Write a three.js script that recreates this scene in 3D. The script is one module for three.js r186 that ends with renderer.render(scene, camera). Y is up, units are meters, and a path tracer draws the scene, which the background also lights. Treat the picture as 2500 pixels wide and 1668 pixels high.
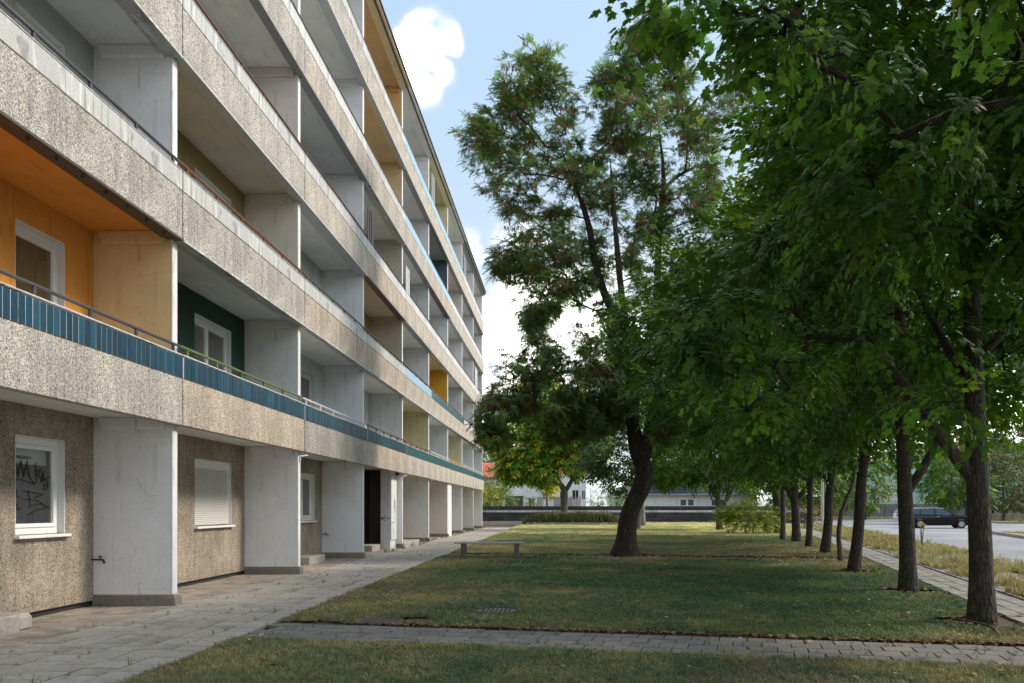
import * as THREE from 'three';
import { mergeGeometries } from 'three/addons/utils/BufferGeometryUtils.js';

// ---------- camera: a level lens, shifted up and a little to the left, looking along the facade ----------
const scene = new THREE.Scene();
const EYE = 1.47;
const camera = new THREE.PerspectiveCamera(44.24, 1024 / 683, 0.1, 2500);
camera.position.set(0, EYE, 0);
camera.setViewOffset(1024, 683, -52, -166.2, 1024, 683);
camera.updateProjectionMatrix();
const renderer = new THREE.WebGLRenderer({ antialias: true });
renderer.toneMapping = THREE.LinearToneMapping;
renderer.toneMappingExposure = 2.55;
renderer.shadowMap.enabled = true;

// ---------- small tools ----------
const V = (x, y, z) => new THREE.Vector3(x, y, z);
const rng = (s) => () => { s |= 0; s = (s + 0x6d2b79f5) | 0; let t = Math.imul(s ^ (s >>> 15), 1 | s); t = (t + Math.imul(t ^ (t >>> 7), 61 | t)) ^ t; return ((t ^ (t >>> 14)) >>> 0) / 4294967296; };
const clamp = (x, a = 0, b = 1) => Math.min(b, Math.max(a, x));
const lerp = (a, b, t) => a + (b - a) * t;
const sm = (a, b, x) => { const t = clamp((x - a) / (b - a)); return t * t * (3 - 2 * t); };
const h3 = (x, y, z) => { let h = Math.imul(x, 374761393) ^ Math.imul(y, 668265263) ^ Math.imul(z, 2147483647 ^ 1274126177); h = Math.imul(h ^ (h >>> 13), 1274126177); h = Math.imul(h ^ (h >>> 16), 2246822519); return ((h ^ (h >>> 15)) >>> 0) / 4294967296; };
function vn(x, y, z) {            // value noise in space
  const X = Math.floor(x), Y = Math.floor(y), Z = Math.floor(z), f = (t) => t * t * (3 - 2 * t), u = f(x - X), v = f(y - Y), w = f(z - Z);
  const l = (a, b, t) => a + (b - a) * t;
  return l(l(l(h3(X, Y, Z), h3(X + 1, Y, Z), u), l(h3(X, Y + 1, Z), h3(X + 1, Y + 1, Z), u), v), l(l(h3(X, Y, Z + 1), h3(X + 1, Y, Z + 1), u), l(h3(X, Y + 1, Z + 1), h3(X + 1, Y + 1, Z + 1), u), v), w);
}
const fbm3 = (x, y, z, o = 4) => { let s = 0, a = 0.5, t = 0; for (let i = 0; i < o; i++) { s += a * vn(x, y, z + i * 17.3); t += a; a *= 0.5; x *= 2.03; y *= 2.03; z *= 2.03; } return s / t; };
const n2 = (x, z, o = 3, s = 0) => fbm3(x, s * 7.7 + 0.5, z, o);
function pn(u, v, per, seed) {    // value noise that repeats after per cells
  const x = u * per, y = v * per, X = Math.floor(x), Y = Math.floor(y), f = (t) => t * t * (3 - 2 * t), a = f(x - X), b = f(y - Y), m = (k) => ((k % per) + per) % per;
  const A = h3(m(X), m(Y), seed), B = h3(m(X + 1), m(Y), seed), C = h3(m(X), m(Y + 1), seed), D = h3(m(X + 1), m(Y + 1), seed);
  return (A + (B - A) * a) * (1 - b) + (C + (D - C) * a) * b;
}
const pf = (u, v, per, o, seed) => { let s = 0, a = 0.5, t = 0; for (let i = 0; i < o; i++) { s += a * pn(u, v, per, seed + i); t += a; a *= 0.5; per *= 2; } return s / t; };

// ---------- sky: pale blue air with sunlit broken cloud, and a soft sun ahead on the right, over the tree row ----------
const sunDir = V(0.696, 0.616, -0.37).normalize();
{
  const W = 2048, H = 1024, data = new Float32Array(W * H * 4);
  const dirOf = (px, py) => V((px - 1377) / 2051, (1239.5 - py) / 2051, -1).normalize();
  const puffs = [[1020, 100, 0.03, 1.0], [1060, 140, 0.026, 1.0], [1095, 110, 0.022, 0.9], [1010, 165, 0.026, 0.9], [1035, 205, 0.024, 0.8], [1080, 165, 0.022, 0.9], [1000, 125, 0.03, 0.9], [1200, 780, 0.085, 1.1], [1330, 820, 0.12, 1.2], [1230, 920, 0.1, 1.1], [1430, 800, 0.1, 1.0], [1240, 585, 0.03, 0.45], [2480, 1040, 0.08, 0.8]].map(([x, y, r, a]) => [dirOf(x, y), r, a]);
  const clear = [[1150, 300, 0.22, 0.8], [1300, 60, 0.2, 0.7], [1180, 470, 0.12, 0.55], [1900, 300, 0.25, 0.4]].map(([x, y, r, a]) => [dirOf(x, y), r, a]);
  for (let j = 0; j < H; j++) for (let i = 0; i < W; i++) {
    const el = ((j + 0.5) / H - 0.5) * Math.PI, az = ((i + 0.5) / W - 0.5) * 2 * Math.PI, c = Math.cos(el), d = V(c * Math.cos(az), Math.sin(el), c * Math.sin(az)), k = (j * W + i) * 4;
    const y = Math.max(d.y, 0.0), t = Math.pow(1 - y, 2.6), glow = Math.pow(clamp(d.dot(sunDir)), 6);
    let r = lerp(0.175, 0.36, t), g = lerp(0.265, 0.39, t), b = lerp(0.37, 0.42, t);
    r += 0.2 * glow; g += 0.19 * glow; b += 0.16 * glow;
    if (d.y > -0.02) {
      const s = 1 / (y + 0.22), cx = d.x * s * 1.25, cz = d.z * s * 1.25;
      const big = fbm3(cx + 3.1, 2.2, cz + 8.4, 5), fine = fbm3(cx * 4.2, 5.2, cz * 4.2, 5), wisp = fbm3(d.x * 24, d.y * 24, d.z * 24, 6);
      let f = (big - 0.43) * 4.6 + (fine - 0.5) * 1.8;
      let near = 0;
      for (const [p, rr, a] of puffs) { const q = Math.acos(clamp(d.dot(p), -1, 1)) / rr; near = Math.max(near, a * (1 - sm(0.3, 1.3, q + (wisp - 0.5) * 2.4))); }
      for (const [p, rr, a] of clear) { const q = Math.acos(clamp(d.dot(p), -1, 1)) / rr; f -= 2.2 * a * (1 - sm(0.4, 1.3, q)); }
      f = Math.max(f, near * 1.05 + (wisp - 0.5) * 2.6 * near);
      const m = sm(-0.1, 1.25, f), lum = lerp(0.38, lerp(3.3, 1.3, sm(0.4, 0.64, fine)), sm(0.15, 1.6, f)) * (0.75 + 0.5 * wisp) + 0.5 * glow;
      r = lerp(r, lum * 0.985, m); g = lerp(g, lum * 0.99, m); b = lerp(b, lum * 1.0, m);
    }
    data[k] = r; data[k + 1] = g; data[k + 2] = b; data[k + 3] = 1;
  }
  const t = new THREE.DataTexture(data, W, H, THREE.RGBAFormat, THREE.FloatType);
  t.mapping = THREE.EquirectangularReflectionMapping; t.magFilter = THREE.LinearFilter; t.needsUpdate = true;
  scene.background = t; scene.environment = t;
}
const sun = new THREE.DirectionalLight(0xfff3e4, 1.5);
sun.position.copy(sunDir).multiplyScalar(150); sun.target.position.set(0, 0, -30);
sun.castShadow = true; sun.shadow.radius = 20; sun.shadow.mapSize.set(4096, 4096);
Object.assign(sun.shadow.camera, { left: -90, right: 90, top: 90, bottom: -90, near: 1, far: 400 });
scene.add(sun, sun.target);

// ---------- naming and parts ----------
const taken = new Map();
function numbered(n) { const k = taken.get(n) || 0; taken.set(n, k + 1); return k ? `${n}_${String(k).padStart(3, '0')}` : n; }
const originOf = (o) => { const p = V(0, 0, 0); while (o && o !== scene) { p.add(o.position); o = o.parent; } return p; };
function tag(o, label, category, group) { o.userData.label = label; o.userData.category = category; if (group) o.userData.group = group; return o; }
function thing(name, label, category, [x, y, z], group) { const g = new THREE.Group(); g.name = numbered(name); g.position.set(x, y, z); scene.add(g); return tag(g, label, category, group); }
function shade(m) { m.castShadow = m.receiveShadow = true; return m; }
function part(parent, name, geo, mat, label) {      // geo is in world metres
  const o = originOf(parent), m = shade(new THREE.Mesh(geo.translate(-o.x, -o.y, -o.z), mat)); m.name = name; if (label) m.userData.label = label; parent.add(m); return m;
}
function group(parent, name, [x, y, z]) { const g = new THREE.Group(); g.name = name; const o = originOf(parent); g.position.set(x - o.x, y - o.y, z - o.z); parent.add(g); return g; }
function single(name, geo, mat, at, label, category, grp) { const m = shade(new THREE.Mesh(geo.translate(-at[0], -at[1], -at[2]), mat)); m.name = numbered(name); m.position.set(...at); scene.add(m); return tag(m, label, category, grp); }
function struct(name, geo, mat) { const m = shade(new THREE.Mesh(geo, mat)); m.name = numbered(name); m.userData.kind = 'structure'; scene.add(m); return m; }

// ---------- geometry ----------
function uvWorld(g, s = 1) {       // texture coordinates in metres from the face's own plane
  if (g.index) g = g.toNonIndexed();
  const p = g.attributes.position, n = p.count, uv = new Float32Array(n * 2), a = V(), b = V(), c = V();
  if (!g.attributes.normal) g.computeVertexNormals();
  for (let i = 0; i < n; i += 3) {
    a.fromBufferAttribute(p, i); b.fromBufferAttribute(p, i + 1).sub(a); c.fromBufferAttribute(p, i + 2).sub(a); b.cross(c);
    const X = Math.abs(b.x), Y = Math.abs(b.y), Z = Math.abs(b.z);
    for (let k = 0; k < 3; k++) { const x = p.getX(i + k), y = p.getY(i + k), z = p.getZ(i + k), q = (i + k) * 2; if (X >= Y && X >= Z) { uv[q] = z; uv[q + 1] = y; } else if (Y >= Z) { uv[q] = x; uv[q + 1] = z; } else { uv[q] = x; uv[q + 1] = y; } }
  }
  for (let i = 0; i < uv.length; i++) uv[i] *= s;
  g.setAttribute('uv', new THREE.BufferAttribute(uv, 2));
  for (const k of Object.keys(g.attributes)) if (!['position', 'normal', 'uv', 'color'].includes(k)) g.deleteAttribute(k);
  g.clearGroups();
  return g;
}
function raw(tris) { const g = new THREE.BufferGeometry(); g.setAttribute('position', new THREE.Float32BufferAttribute(tris.flat(), 3)); g.computeVertexNormals(); return uvWorld(g); }
function bx(x0, x1, y0, y1, z0, z1, c = 0.006) {     // a box with chamfered edges
  if (x0 > x1) [x0, x1] = [x1, x0]; if (y0 > y1) [y0, y1] = [y1, y0]; if (z0 > z1) [z0, z1] = [z1, z0];
  c = Math.min(c, (x1 - x0) * 0.3, (y1 - y0) * 0.3, (z1 - z0) * 0.3);
  const lo = [x0, y0, z0], hi = [x1, y1, z1], T = [];
  const pt = (s, ax) => [0, 1, 2].map((k) => (s[k] > 0 ? hi[k] - (k === ax ? 0 : c) : lo[k] + (k === ax ? 0 : c)));
  const mid = [(x0 + x1) / 2, (y0 + y1) / 2, (z0 + z1) / 2];
  const tri = (a, b, d) => { const u = [0, 1, 2].map((k) => b[k] - a[k]), v = [0, 1, 2].map((k) => d[k] - a[k]), n = [u[1] * v[2] - u[2] * v[1], u[2] * v[0] - u[0] * v[2], u[0] * v[1] - u[1] * v[0]], o = [0, 1, 2].reduce((q, k) => q + n[k] * ((a[k] + b[k] + d[k]) / 3 - mid[k]), 0); T.push(a, ...(o > 0 ? [b, d] : [d, b])); };
  const quad = (a, b, d, e) => { tri(a, b, d); tri(a, d, e); };
  for (let ax = 0; ax < 3; ax++) { const p = (ax + 1) % 3, q = (ax + 2) % 3; for (const s of [-1, 1]) { const S = (i, j) => { const v = [0, 0, 0]; v[ax] = s; v[p] = i; v[q] = j; return pt(v, ax); }; quad(S(-1, -1), S(1, -1), S(1, 1), S(-1, 1)); } }
  for (let ax = 0; ax < 3; ax++) { const p = (ax + 1) % 3, q = (ax + 2) % 3; for (const i of [-1, 1]) for (const j of [-1, 1]) { const v = (s) => { const w = [0, 0, 0]; w[ax] = s; w[p] = i; w[q] = j; return w; }; quad(pt(v(-1), p), pt(v(1), p), pt(v(1), q), pt(v(-1), q)); } }
  for (const i of [-1, 1]) for (const j of [-1, 1]) for (const k of [-1, 1]) tri(pt([i, j, k], 0), pt([i, j, k], 1), pt([i, j, k], 2));
  return raw(T);
}
const mg = (l) => mergeGeometries(l, false);
function cyl(x, y0, y1, z, r0, r1 = r0, seg = 12) { const g = new THREE.CylinderGeometry(r1, r0, y1 - y0, seg); g.translate(x, (y0 + y1) / 2, z); return uvWorld(g); }
function rod(a, b, r, seg = 6, r2 = r) { const A = V(...a), B = V(...b), g = new THREE.CylinderGeometry(r2, r, A.distanceTo(B), seg); g.applyQuaternion(new THREE.Quaternion().setFromUnitVectors(V(0, 1, 0), B.clone().sub(A).normalize())); g.translate(...A.add(B).multiplyScalar(0.5).toArray()); return uvWorld(g); }
function poly(pts, y, holes = []) {   // flat sheet from points [x, depth]
  const s = new THREE.Shape(pts.map(([x, d]) => new THREE.Vector2(x, d)));
  for (const h of holes) s.holes.push(new THREE.Path(h.map(([x, d]) => new THREE.Vector2(x, d))));
  const g = new THREE.ShapeGeometry(s); g.rotateX(-Math.PI / 2); g.translate(0, y, 0);
  return uvWorld(g);
}
function prism(pts, y0, y1, c = 0.01) { // upright block over a plan [x, depth]
  const s = new THREE.Shape(pts.map(([x, d]) => new THREE.Vector2(x, d)));
  const g = new THREE.ExtrudeGeometry(s, { depth: y1 - y0 - c, bevelEnabled: c > 0, bevelThickness: c, bevelSize: c, bevelOffset: -c, bevelSegments: 1 }); g.rotateX(-Math.PI / 2); g.translate(0, y0, 0);
  return uvWorld(g);
}

// ---------- textures and materials ----------
function tex(N, fn, { srgb = true, size = 1 } = {}) {  // fn(u, v) gives linear grey or colour 0..1
  const a = new Uint8Array(N * N * 4), enc = (x) => 255 * (srgb ? (x <= 0.0031308 ? 12.92 * x : 1.055 * Math.pow(x, 1 / 2.4) - 0.055) : x);
  for (let j = 0; j < N; j++) for (let i = 0; i < N; i++) { const c = fn(i / N, j / N), k = (j * N + i) * 4, q = Array.isArray(c) ? c : [c, c, c]; for (let m = 0; m < 3; m++) a[k + m] = enc(clamp(q[m])); a[k + 3] = 255; }
  const t = new THREE.DataTexture(a, N, N); t.wrapS = t.wrapT = THREE.RepeatWrapping; t.magFilter = THREE.LinearFilter; t.minFilter = THREE.LinearMipmapLinearFilter; t.generateMipmaps = true; if (srgb) t.colorSpace = THREE.SRGBColorSpace; t.repeat.set(1 / size, 1 / size); t.needsUpdate = true; return t;
}
const C = (r, g, b) => new THREE.Color().setRGB(r, g, b);
const std = (c, o = {}) => new THREE.MeshStandardMaterial({ color: c, roughness: 0.85, ...o });

// washed pebbles set in mortar: cells with their own stone colour
const pebble = (() => {
  const N = 1024, per = 122, cell = new Float32Array(N * N * 3);
  for (let j = 0; j < N; j++) for (let i = 0; i < N; i++) {
    const x = (i / N) * per, y = (j / N) * per, X = Math.floor(x), Y = Math.floor(y); let d1 = 9, d2 = 9, id = 0;
    for (let q = -1; q <= 1; q++) for (let p = -1; p <= 1; p++) { const a = (X + p + per) % per, b = (Y + q + per) % per, dx = X + p + h3(a, b, 1) - x, dy = Y + q + h3(a, b, 2) - y, e = dx * dx + dy * dy; if (e < d1) { d2 = d1; d1 = e; id = h3(a, b, 5); } else if (e < d2) d2 = e; }
    const k = (j * N + i) * 3; cell[k] = Math.sqrt(d2) - Math.sqrt(d1); cell[k + 1] = id; cell[k + 2] = h3(Math.floor(id * 1e6), 3, 3);
  }
  const col = tex(N, (u, v) => {
    const k = (Math.round(v * N) * N + Math.round(u * N)) * 3, e = sm(0.03, 0.2, cell[k]), id = cell[k + 1], w = cell[k + 2];
    const s = id < 0.17 ? [0.19, 0.18, 0.165] : id < 0.45 ? [0.42, 0.385, 0.34] : id < 0.75 ? [0.62, 0.585, 0.53] : id < 0.9 ? [0.54, 0.465, 0.37] : [0.72, 0.71, 0.68];
    const f = 0.8 + 0.4 * w, big = (0.72 + 0.56 * pf(u, v, 4, 5, 40)) * (1 - 0.22 * sm(0.55, 0.75, pf(u, 0.3 + v * 0.1, 30, 3, 44)));
    return s.map((q, m) => lerp([0.2, 0.185, 0.165][m], q * f, e) * big);
  }, { size: 1.75 });
  const bump = tex(N, (u, v) => { const k = (Math.round(v * N) * N + Math.round(u * N)) * 3; return sm(0, 0.35, cell[k]) * (0.5 + 0.5 * cell[k + 2]); }, { srgb: false, size: 1.75 });
  return { col, bump };
})();
const pebbleMat = (r, g, b) => std(C(r, g, b), { map: pebble.col, bumpMap: pebble.bump, bumpScale: 0.005, roughness: 0.9 });
const agg = { grey: pebbleMat(1.02, 1.03, 1.03), warm: pebbleMat(1.1, 1.02, 0.93), dark: pebbleMat(0.84, 0.84, 0.84), pale: pebbleMat(1.1, 1.07, 1.03) };
const concMap = tex(512, (u, v) => { const a = pf(u, v, 4, 6, 11), f = pf(u, v, 64, 2, 21), s = pf(u, v * 0.999, 6, 3, 31); return 0.64 + 0.34 * (a - 0.5) + 0.24 * (f - 0.5) - 0.1 * sm(0.6, 0.78, s); }, { size: 2.3 });
const bandMap = tex(512, (u, v) => { const a = pf(u, v, 4, 6, 12), f = pn(u, v, 200, 22), s = pf(u, 0.2 + v * 0.08, 60, 3, 32), w = pf(u, 0.6 + v * 0.12, 34, 3, 36), p = pf(u, v, 9, 5, 38); return 0.62 + 0.3 * (a - 0.5) + 0.14 * (f - 0.5) - 0.22 * sm(0.58, 0.78, s) * sm(0.4, 0.6, a) + 0.2 * sm(0.6, 0.75, w) - 0.2 * sm(0.66, 0.74, p); }, { size: 2.9 });
const concBump = tex(512, (u, v) => 0.6 * pf(u, v, 16, 5, 13) + 0.4 * pn(u, v, 220, 8), { srgb: false, size: 1.1 });
const plasterMap = tex(512, (u, v) => { const a = pf(u, v, 5, 5, 51), f = pf(u, v, 90, 2, 57), st = pf(u, 0.5 + 0.06 * v, 40, 3, 61), sp = pn(u, v, 150, 66); const cr = Math.abs(pf(u, v, 5, 5, 67) - 0.5); return 0.87 + 0.24 * (a - 0.5) + 0.07 * (f - 0.5) - 0.2 * sm(0.52, 0.8, st) * sm(0.35, 0.6, pf(u, v, 6, 3, 63)) - (sp > 0.982 ? 0.35 : 0) - (cr < 0.0035 && pf(u, v, 3, 2, 69) > 0.5 ? 0.3 : 0); }, { size: 2.6 });
const plasterBump = tex(512, (u, v) => 0.7 * pf(u, v, 24, 4, 71) + 0.3 * pn(u, v, 256, 77), { srgb: false, size: 0.9 });
const conc = (r, g, b, o = {}) => std(C(r, g, b).multiplyScalar(1.5), { map: concMap, bumpMap: concBump, bumpScale: 0.004, roughness: 0.93, ...o });
const paint = (r, g, b, o = {}) => std(C(r, g, b).multiplyScalar(1.12), { map: plasterMap, bumpMap: plasterBump, bumpScale: 0.003, roughness: 0.8, ...o });
// dark weathered washed-gravel render of the ground-floor walls
const gravelMat = (() => {
  const N = 1024; const col = tex(N, (u, v) => { const a = pn(u, v, 150, 81), b = pn(u, v, 190, 82), c = pn(u, v, 140, 84), l = pf(u, v, 5, 5, 83), drip = pf(u, 0.3 + v * 0.15, 26, 3, 87); let k = a > 0.72 ? 1.2 : 0.78 + 0.4 * b; if (c < 0.3) k *= 0.5; if (b > 0.82) k *= 1.3; k *= 0.72 + 0.6 * l - 0.16 * sm(0.5, 0.75, drip); return [0.34 * k, 0.288 * k, 0.225 * k]; }, { size: 2.1 });
  return std(C(1, 1, 1), { map: col, bumpMap: tex(512, (u, v) => pn(u, v, 85, 92) * 0.7 + pn(u, v, 180, 93) * 0.3, { srgb: false, size: 1.05 }), bumpScale: 0.012, roughness: 0.95 });
})();
const metal = (r, g, b, o = {}) => std(C(r, g, b), { roughness: 0.5, metalness: 0.15, map: plasterMap, ...o });
const M = {
  white: paint(0.73, 0.74, 0.75), whiteEdge: paint(0.722, 0.727, 0.731), cool: paint(0.619, 0.636, 0.654), grey: paint(0.64, 0.65, 0.64), greyd: paint(0.44, 0.46, 0.46), pink: paint(0.66, 0.62, 0.6), cream: paint(0.68, 0.55, 0.3), yellowp: paint(0.671, 0.619, 0.43), yellow: paint(0.688, 0.396, 0.052), orange: paint(0.74, 0.33, 0.06), tan: paint(0.7, 0.54, 0.34), ochre: paint(0.62, 0.4, 0.17), olive: paint(0.344, 0.284, 0.12), green: paint(0.019, 0.052, 0.036), bluegrey: paint(0.095, 0.133, 0.163), dirty: paint(0.473, 0.447, 0.387), beige: paint(0.64, 0.6, 0.53),
  soffit: paint(0.86, 0.86, 0.84), umber: paint(0.1, 0.085, 0.07),  // soffit white lifted so ceilings carry ground-bounce light in their colour
  smooth: conc(0.5, 0.505, 0.5, { map: bandMap }), smoothw: conc(0.58, 0.59, 0.6, { map: bandMap }), dark: conc(0.13, 0.12, 0.11), plinth: conc(0.2, 0.185, 0.165), ledge: conc(0.36, 0.29, 0.23), step: conc(0.42, 0.38, 0.33), pav: conc(0.33, 0.325, 0.315),
  seal: std(C(0.03, 0.03, 0.03)), room: paint(0.172, 0.163, 0.155), pvc: std(C(0.8, 0.81, 0.82), { roughness: 0.35 }), pvcs: std(C(0.66, 0.68, 0.67), { roughness: 0.45 }), blind: std(C(0.4, 0.43, 0.43)), slat: std(C(0.6, 0.6, 0.56), { roughness: 0.5 }), roofing: std(C(0.05, 0.05, 0.055), { roughness: 0.8 }),
  glass: new THREE.MeshPhysicalMaterial({ color: 0xffffff, transmission: 1, thickness: 0, roughness: 0.02, ior: 1.5 }),
  brownMetal: metal(0.09, 0.07, 0.06), greyMetal: metal(0.3, 0.31, 0.33), lightMetal: metal(0.6, 0.62, 0.64), iron: metal(0.05, 0.045, 0.04, { roughness: 0.7 }), brick: conc(0.05, 0.045, 0.045),
};

// ---------- the apartment block: pebble-faced parapets, cross walls, open loggias ----------
const J = (k) => 6.78 + 6 * k, XF = -5.794, XP = -5.915, XB = -7.11, XR = -10.6;
const ceilY = (n) => 2.835 + 2.8 * n, floorY = (n) => (n ? ceilY(n - 1) + 0.145 : -0.03);
const K0 = -2, K1 = 9;
{
  const R = rng(5), pick = (a) => a[Math.floor(R() * a.length)];
  const B = thing('apartment_building', 'long six-storey concrete apartment block with pebble-faced open loggias and teal tile band', 'apartment building', [-8, 0, -30]);
  // colours seen in the single loggias: [back wall, side wall, ceiling]
  const L = {}, dflt = () => [M.cool, pick([M.white, M.white, M.cool]), pick([M.soffit, M.soffit, M.white])];
  L['1,0'] = [M.orange, M.cream, M.orange]; L['1,1'] = [M.green, M.grey, M.white]; L['1,2'] = [M.white, M.white, M.soffit]; L['1,3'] = [M.white, M.white, M.soffit]; L['0,3'] = [M.umber, M.umber, M.white]; L['1,4'] = [M.yellowp, M.yellowp, M.yellowp]; L['1,6'] = [M.white, M.yellowp, M.white];
  L['2,0'] = [M.greyd, M.white, M.white]; L['2,1'] = [M.olive, M.beige, M.beige]; L['2,2'] = [M.cool, M.white, M.soffit]; L['2,3'] = [M.ochre, M.dirty, M.beige]; L['2,5'] = [M.yellow, M.yellow, M.yellowp];
  L['3,0'] = [M.pink, M.pink, M.white]; L['3,1'] = [M.pink, M.pink, M.soffit]; L['3,2'] = [M.cool, M.white, M.cool]; L['3,3'] = [M.pink, M.dirty, M.white]; L['4,1'] = [M.white, M.white, M.soffit]; L['4,2'] = [M.white, M.white, M.soffit];
  L['4,3'] = [M.tan, M.tan, M.tan]; L['4,5'] = [M.bluegrey, M.bluegrey, M.greyd]; L['4,6'] = [M.pink, M.pink, M.pink]; L['5,3'] = [M.ochre, M.ochre, M.tan]; L['5,4'] = [M.white, M.white, M.white]; L['5,5'] = [M.yellowp, M.yellowp, M.yellowp];
  const look = (n, b) => (L[`${n},${b}`] ||= n ? dflt() : [gravelMat, b < 3 ? M.white : b % 2 ? M.pink : M.white, M.soffit]);

  // windows and balcony doors
  function opening(n, b, d0, d1, y0, y1, kind) {
    const x = XB - 0.09, g = group(B, kind === 'door' ? 'balcony_door' : 'window', [x, y0, -(d0 + d1) / 2]);
    const fw = 0.07, bar = (z0, z1, a, e, xx = x, t = 0.06) => bx(xx - t, xx, a, e, -z0, -z1, 0.008);
    part(g, 'frame', mg([bar(d0, d0 + fw, y0, y1), bar(d1 - fw, d1, y0, y1), bar(d0 + fw, d1 - fw, y1 - fw - 0.03, y1), bar(d0 + fw, d1 - fw, y0, y0 + fw + 0.02)]), M.pvc);
    const wide = d1 - d0 > 1.3, mid = kind === 'door' ? d0 + (d1 - d0) * 0.42 : (d0 + d1) / 2, list = wide ? [[d0 + fw, mid], [mid, d1 - fw]] : [[d0 + fw, d1 - fw]];
    for (const [p, q] of list) {
      const s = 0.06, X = x + 0.014, a = y0 + fw + 0.02, e = y1 - fw - 0.03;
      part(g, 'sash', mg([bar(p + 0.002, p + s, a + 0.002, e - 0.002, X, 0.05), bar(q - s, q - 0.002, a + 0.002, e - 0.002, X, 0.05), bar(p + s, q - s, e - s, e - 0.002, X, 0.05), bar(p + s, q - s, a + 0.002, a + s, X, 0.05)]), M.pvc);
      part(g, 'pane', bx(x - 0.03, x - 0.028, a + s - 0.01, e - s + 0.01, -(p + s - 0.01), -(q - s + 0.01), 0), M.glass);
    }
    part(g, 'reveal', bx(XB - 0.155, XB + 0.004, y0 + 0.004, y1 - 0.006, -(d1 - 0.012), -(d1 + 0.004), 0.002), M.pvcs);
    part(g, 'reveal', bx(XB - 0.155, XB + 0.004, y1 - 0.014, y1 + 0.004, -(d0 + 0.002), -(d1 - 0.014), 0.002), M.pvcs);
    if (kind !== 'door') part(g, 'sill', mg([bx(XB - 0.1, XB + 0.075, y0 - 0.045, y0 - 0.004, -(d0 - 0.03), -((d0 + d1) / 2 - 0.002), 0.005), bx(XB - 0.1, XB + 0.075, y0 - 0.045, y0 - 0.004, -((d0 + d1) / 2 + 0.002), -(d1 + 0.05), 0.005)]), M.pvc);
    return g;
  }
  for (let b = K0; b < K1; b++) {
    const a = J(b) + 0.08, e = J(b + 1) - 0.08;
    for (let n = 0; n <= 5; n++) {
      const [back, , top] = look(n, b), y0 = n ? floorY(n) : 0.07, y1 = ceilY(n);
      // rear wall round its opening
      const entrance = n === 0 && b === 3;
      const d0 = b === 0 ? a + 4.03 : a + 3.32, d1 = b === 0 ? a + 5.1 : a + 5.08, w0 = n ? floorY(n) + 0.02 : 1.107, w1 = n ? ceilY(n) - 0.41 : 2.42;
      if (entrance) {
        part(B, 'rear_wall', mg([bx(XB - 0.16, XB, 0.07, y1, -a, -(a + 1.6)), bx(XB - 0.16, XB, 2.3, y1, -(a + 1.6), -(e - 0.9)), bx(XB - 0.16, XB, 0.07, y1, -(e - 0.9), -e)]), M.brownMetal);
        const dr = group(B, 'entrance_door', [XB - 0.7, 0, -(a + 3)]);
        part(dr, 'frame', mg([bx(XB - 0.75, XB - 0.69, 0.15, 2.3, -(a + 1.9), -(a + 1.98)), bx(XB - 0.75, XB - 0.69, 0.15, 2.3, -(a + 3.3), -(a + 3.38)), bx(XB - 0.75, XB - 0.69, 2.22, 2.3, -(a + 1.98), -(a + 3.3))]), M.brownMetal);
        part(dr, 'leaf', bx(XB - 0.74, XB - 0.7, 0.15, 2.22, -(a + 1.985), -(a + 3.295)), M.dark);
      } else {
        part(B, 'rear_wall', mg([bx(XB - 0.16, XB, y0, y1, -a, -d0), bx(XB - 0.16, XB, y0, y1, -d1, -e), bx(XB - 0.16, XB, w1, y1, -d0, -d1), bx(XB - 0.16, XB, y0, w0 - 0.002, -d0, -d1)]), back);
        const g = opening(n, b, d0, d1, w0, w1, n ? 'door' : 'window');
        if (n === 0 && b === 0) part(g, 'roller_blind', bx(XB - 0.22, XB - 0.2, w1 - 0.36, w1 - 0.06, -(d0 + 0.08), -(d1 - 0.08)), M.blind);
        if (n === 0 && b === 1) {
          part(g, 'shutter_box', bx(XB - 0.1, XB - 0.03, w1 - 0.17, w1 - 0.004, -(d0 + 0.01), -(d1 - 0.02)), M.pvc);
          for (let s = 0; s < 30; s++) { const yy = w0 + 0.02 + s * 0.0376; part(g, 'slat', bx(XB - 0.075, XB - 0.055 + 0.004 * (s % 3 === 0), yy, yy + 0.034, -(d0 + 0.03), -(d1 - 0.06), 0.009), M.slat); }
          part(g, 'guide_rail', bx(XB - 0.08, XB - 0.045, w0, w1 - 0.17, -(d1 - 0.06), -(d1 - 0.022), 0.004), M.pvc);
        }
      }
      if (n === 0) part(B, 'wall_base', bx(XB - 0.2, XB - 0.05, -0.05, 0.07, -a, -e), M.seal);
      // ceiling paint and slab
      if (n < 5) part(B, 'floor_slab', bx(XR, XP + 0.016, y1 + 0.006, floorY(n + 1), -J(b) - 0.003, -J(b + 1) + 0.003, 0), M.smooth);
      part(B, 'ceiling', bx(XB - 0.0, XP + 0.03, y1 - 0.002, y1 + 0.004, -a, -e, 0), top);
    }
  }
  for (let k = K0; k <= K1; k++) for (let n = 0; n <= 5; n++) {
    const [, side] = look(n, k - 1), z = -J(k), y0 = n ? floorY(n) + 0.003 : 0.157, y1 = ceilY(n) - 0.003;
    const w = part(B, 'cross_wall', bx(XR, XP - 0.03, y0, y1, z - 0.078, z + 0.078, 0.004), side);
    part(w, 'front_edge', bx(XP - 0.03, XP, y0, y1, z - 0.08, z + 0.08, 0.012), M.whiteEdge);
    const st = new THREE.Shape([[XB + 0.1, y1], [XP - 0.06, y1], [XP - 0.11, y1 - 0.19], [XB + 0.15, y1 - 0.19]].map(([x, y]) => new THREE.Vector2(x, y)));
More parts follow.
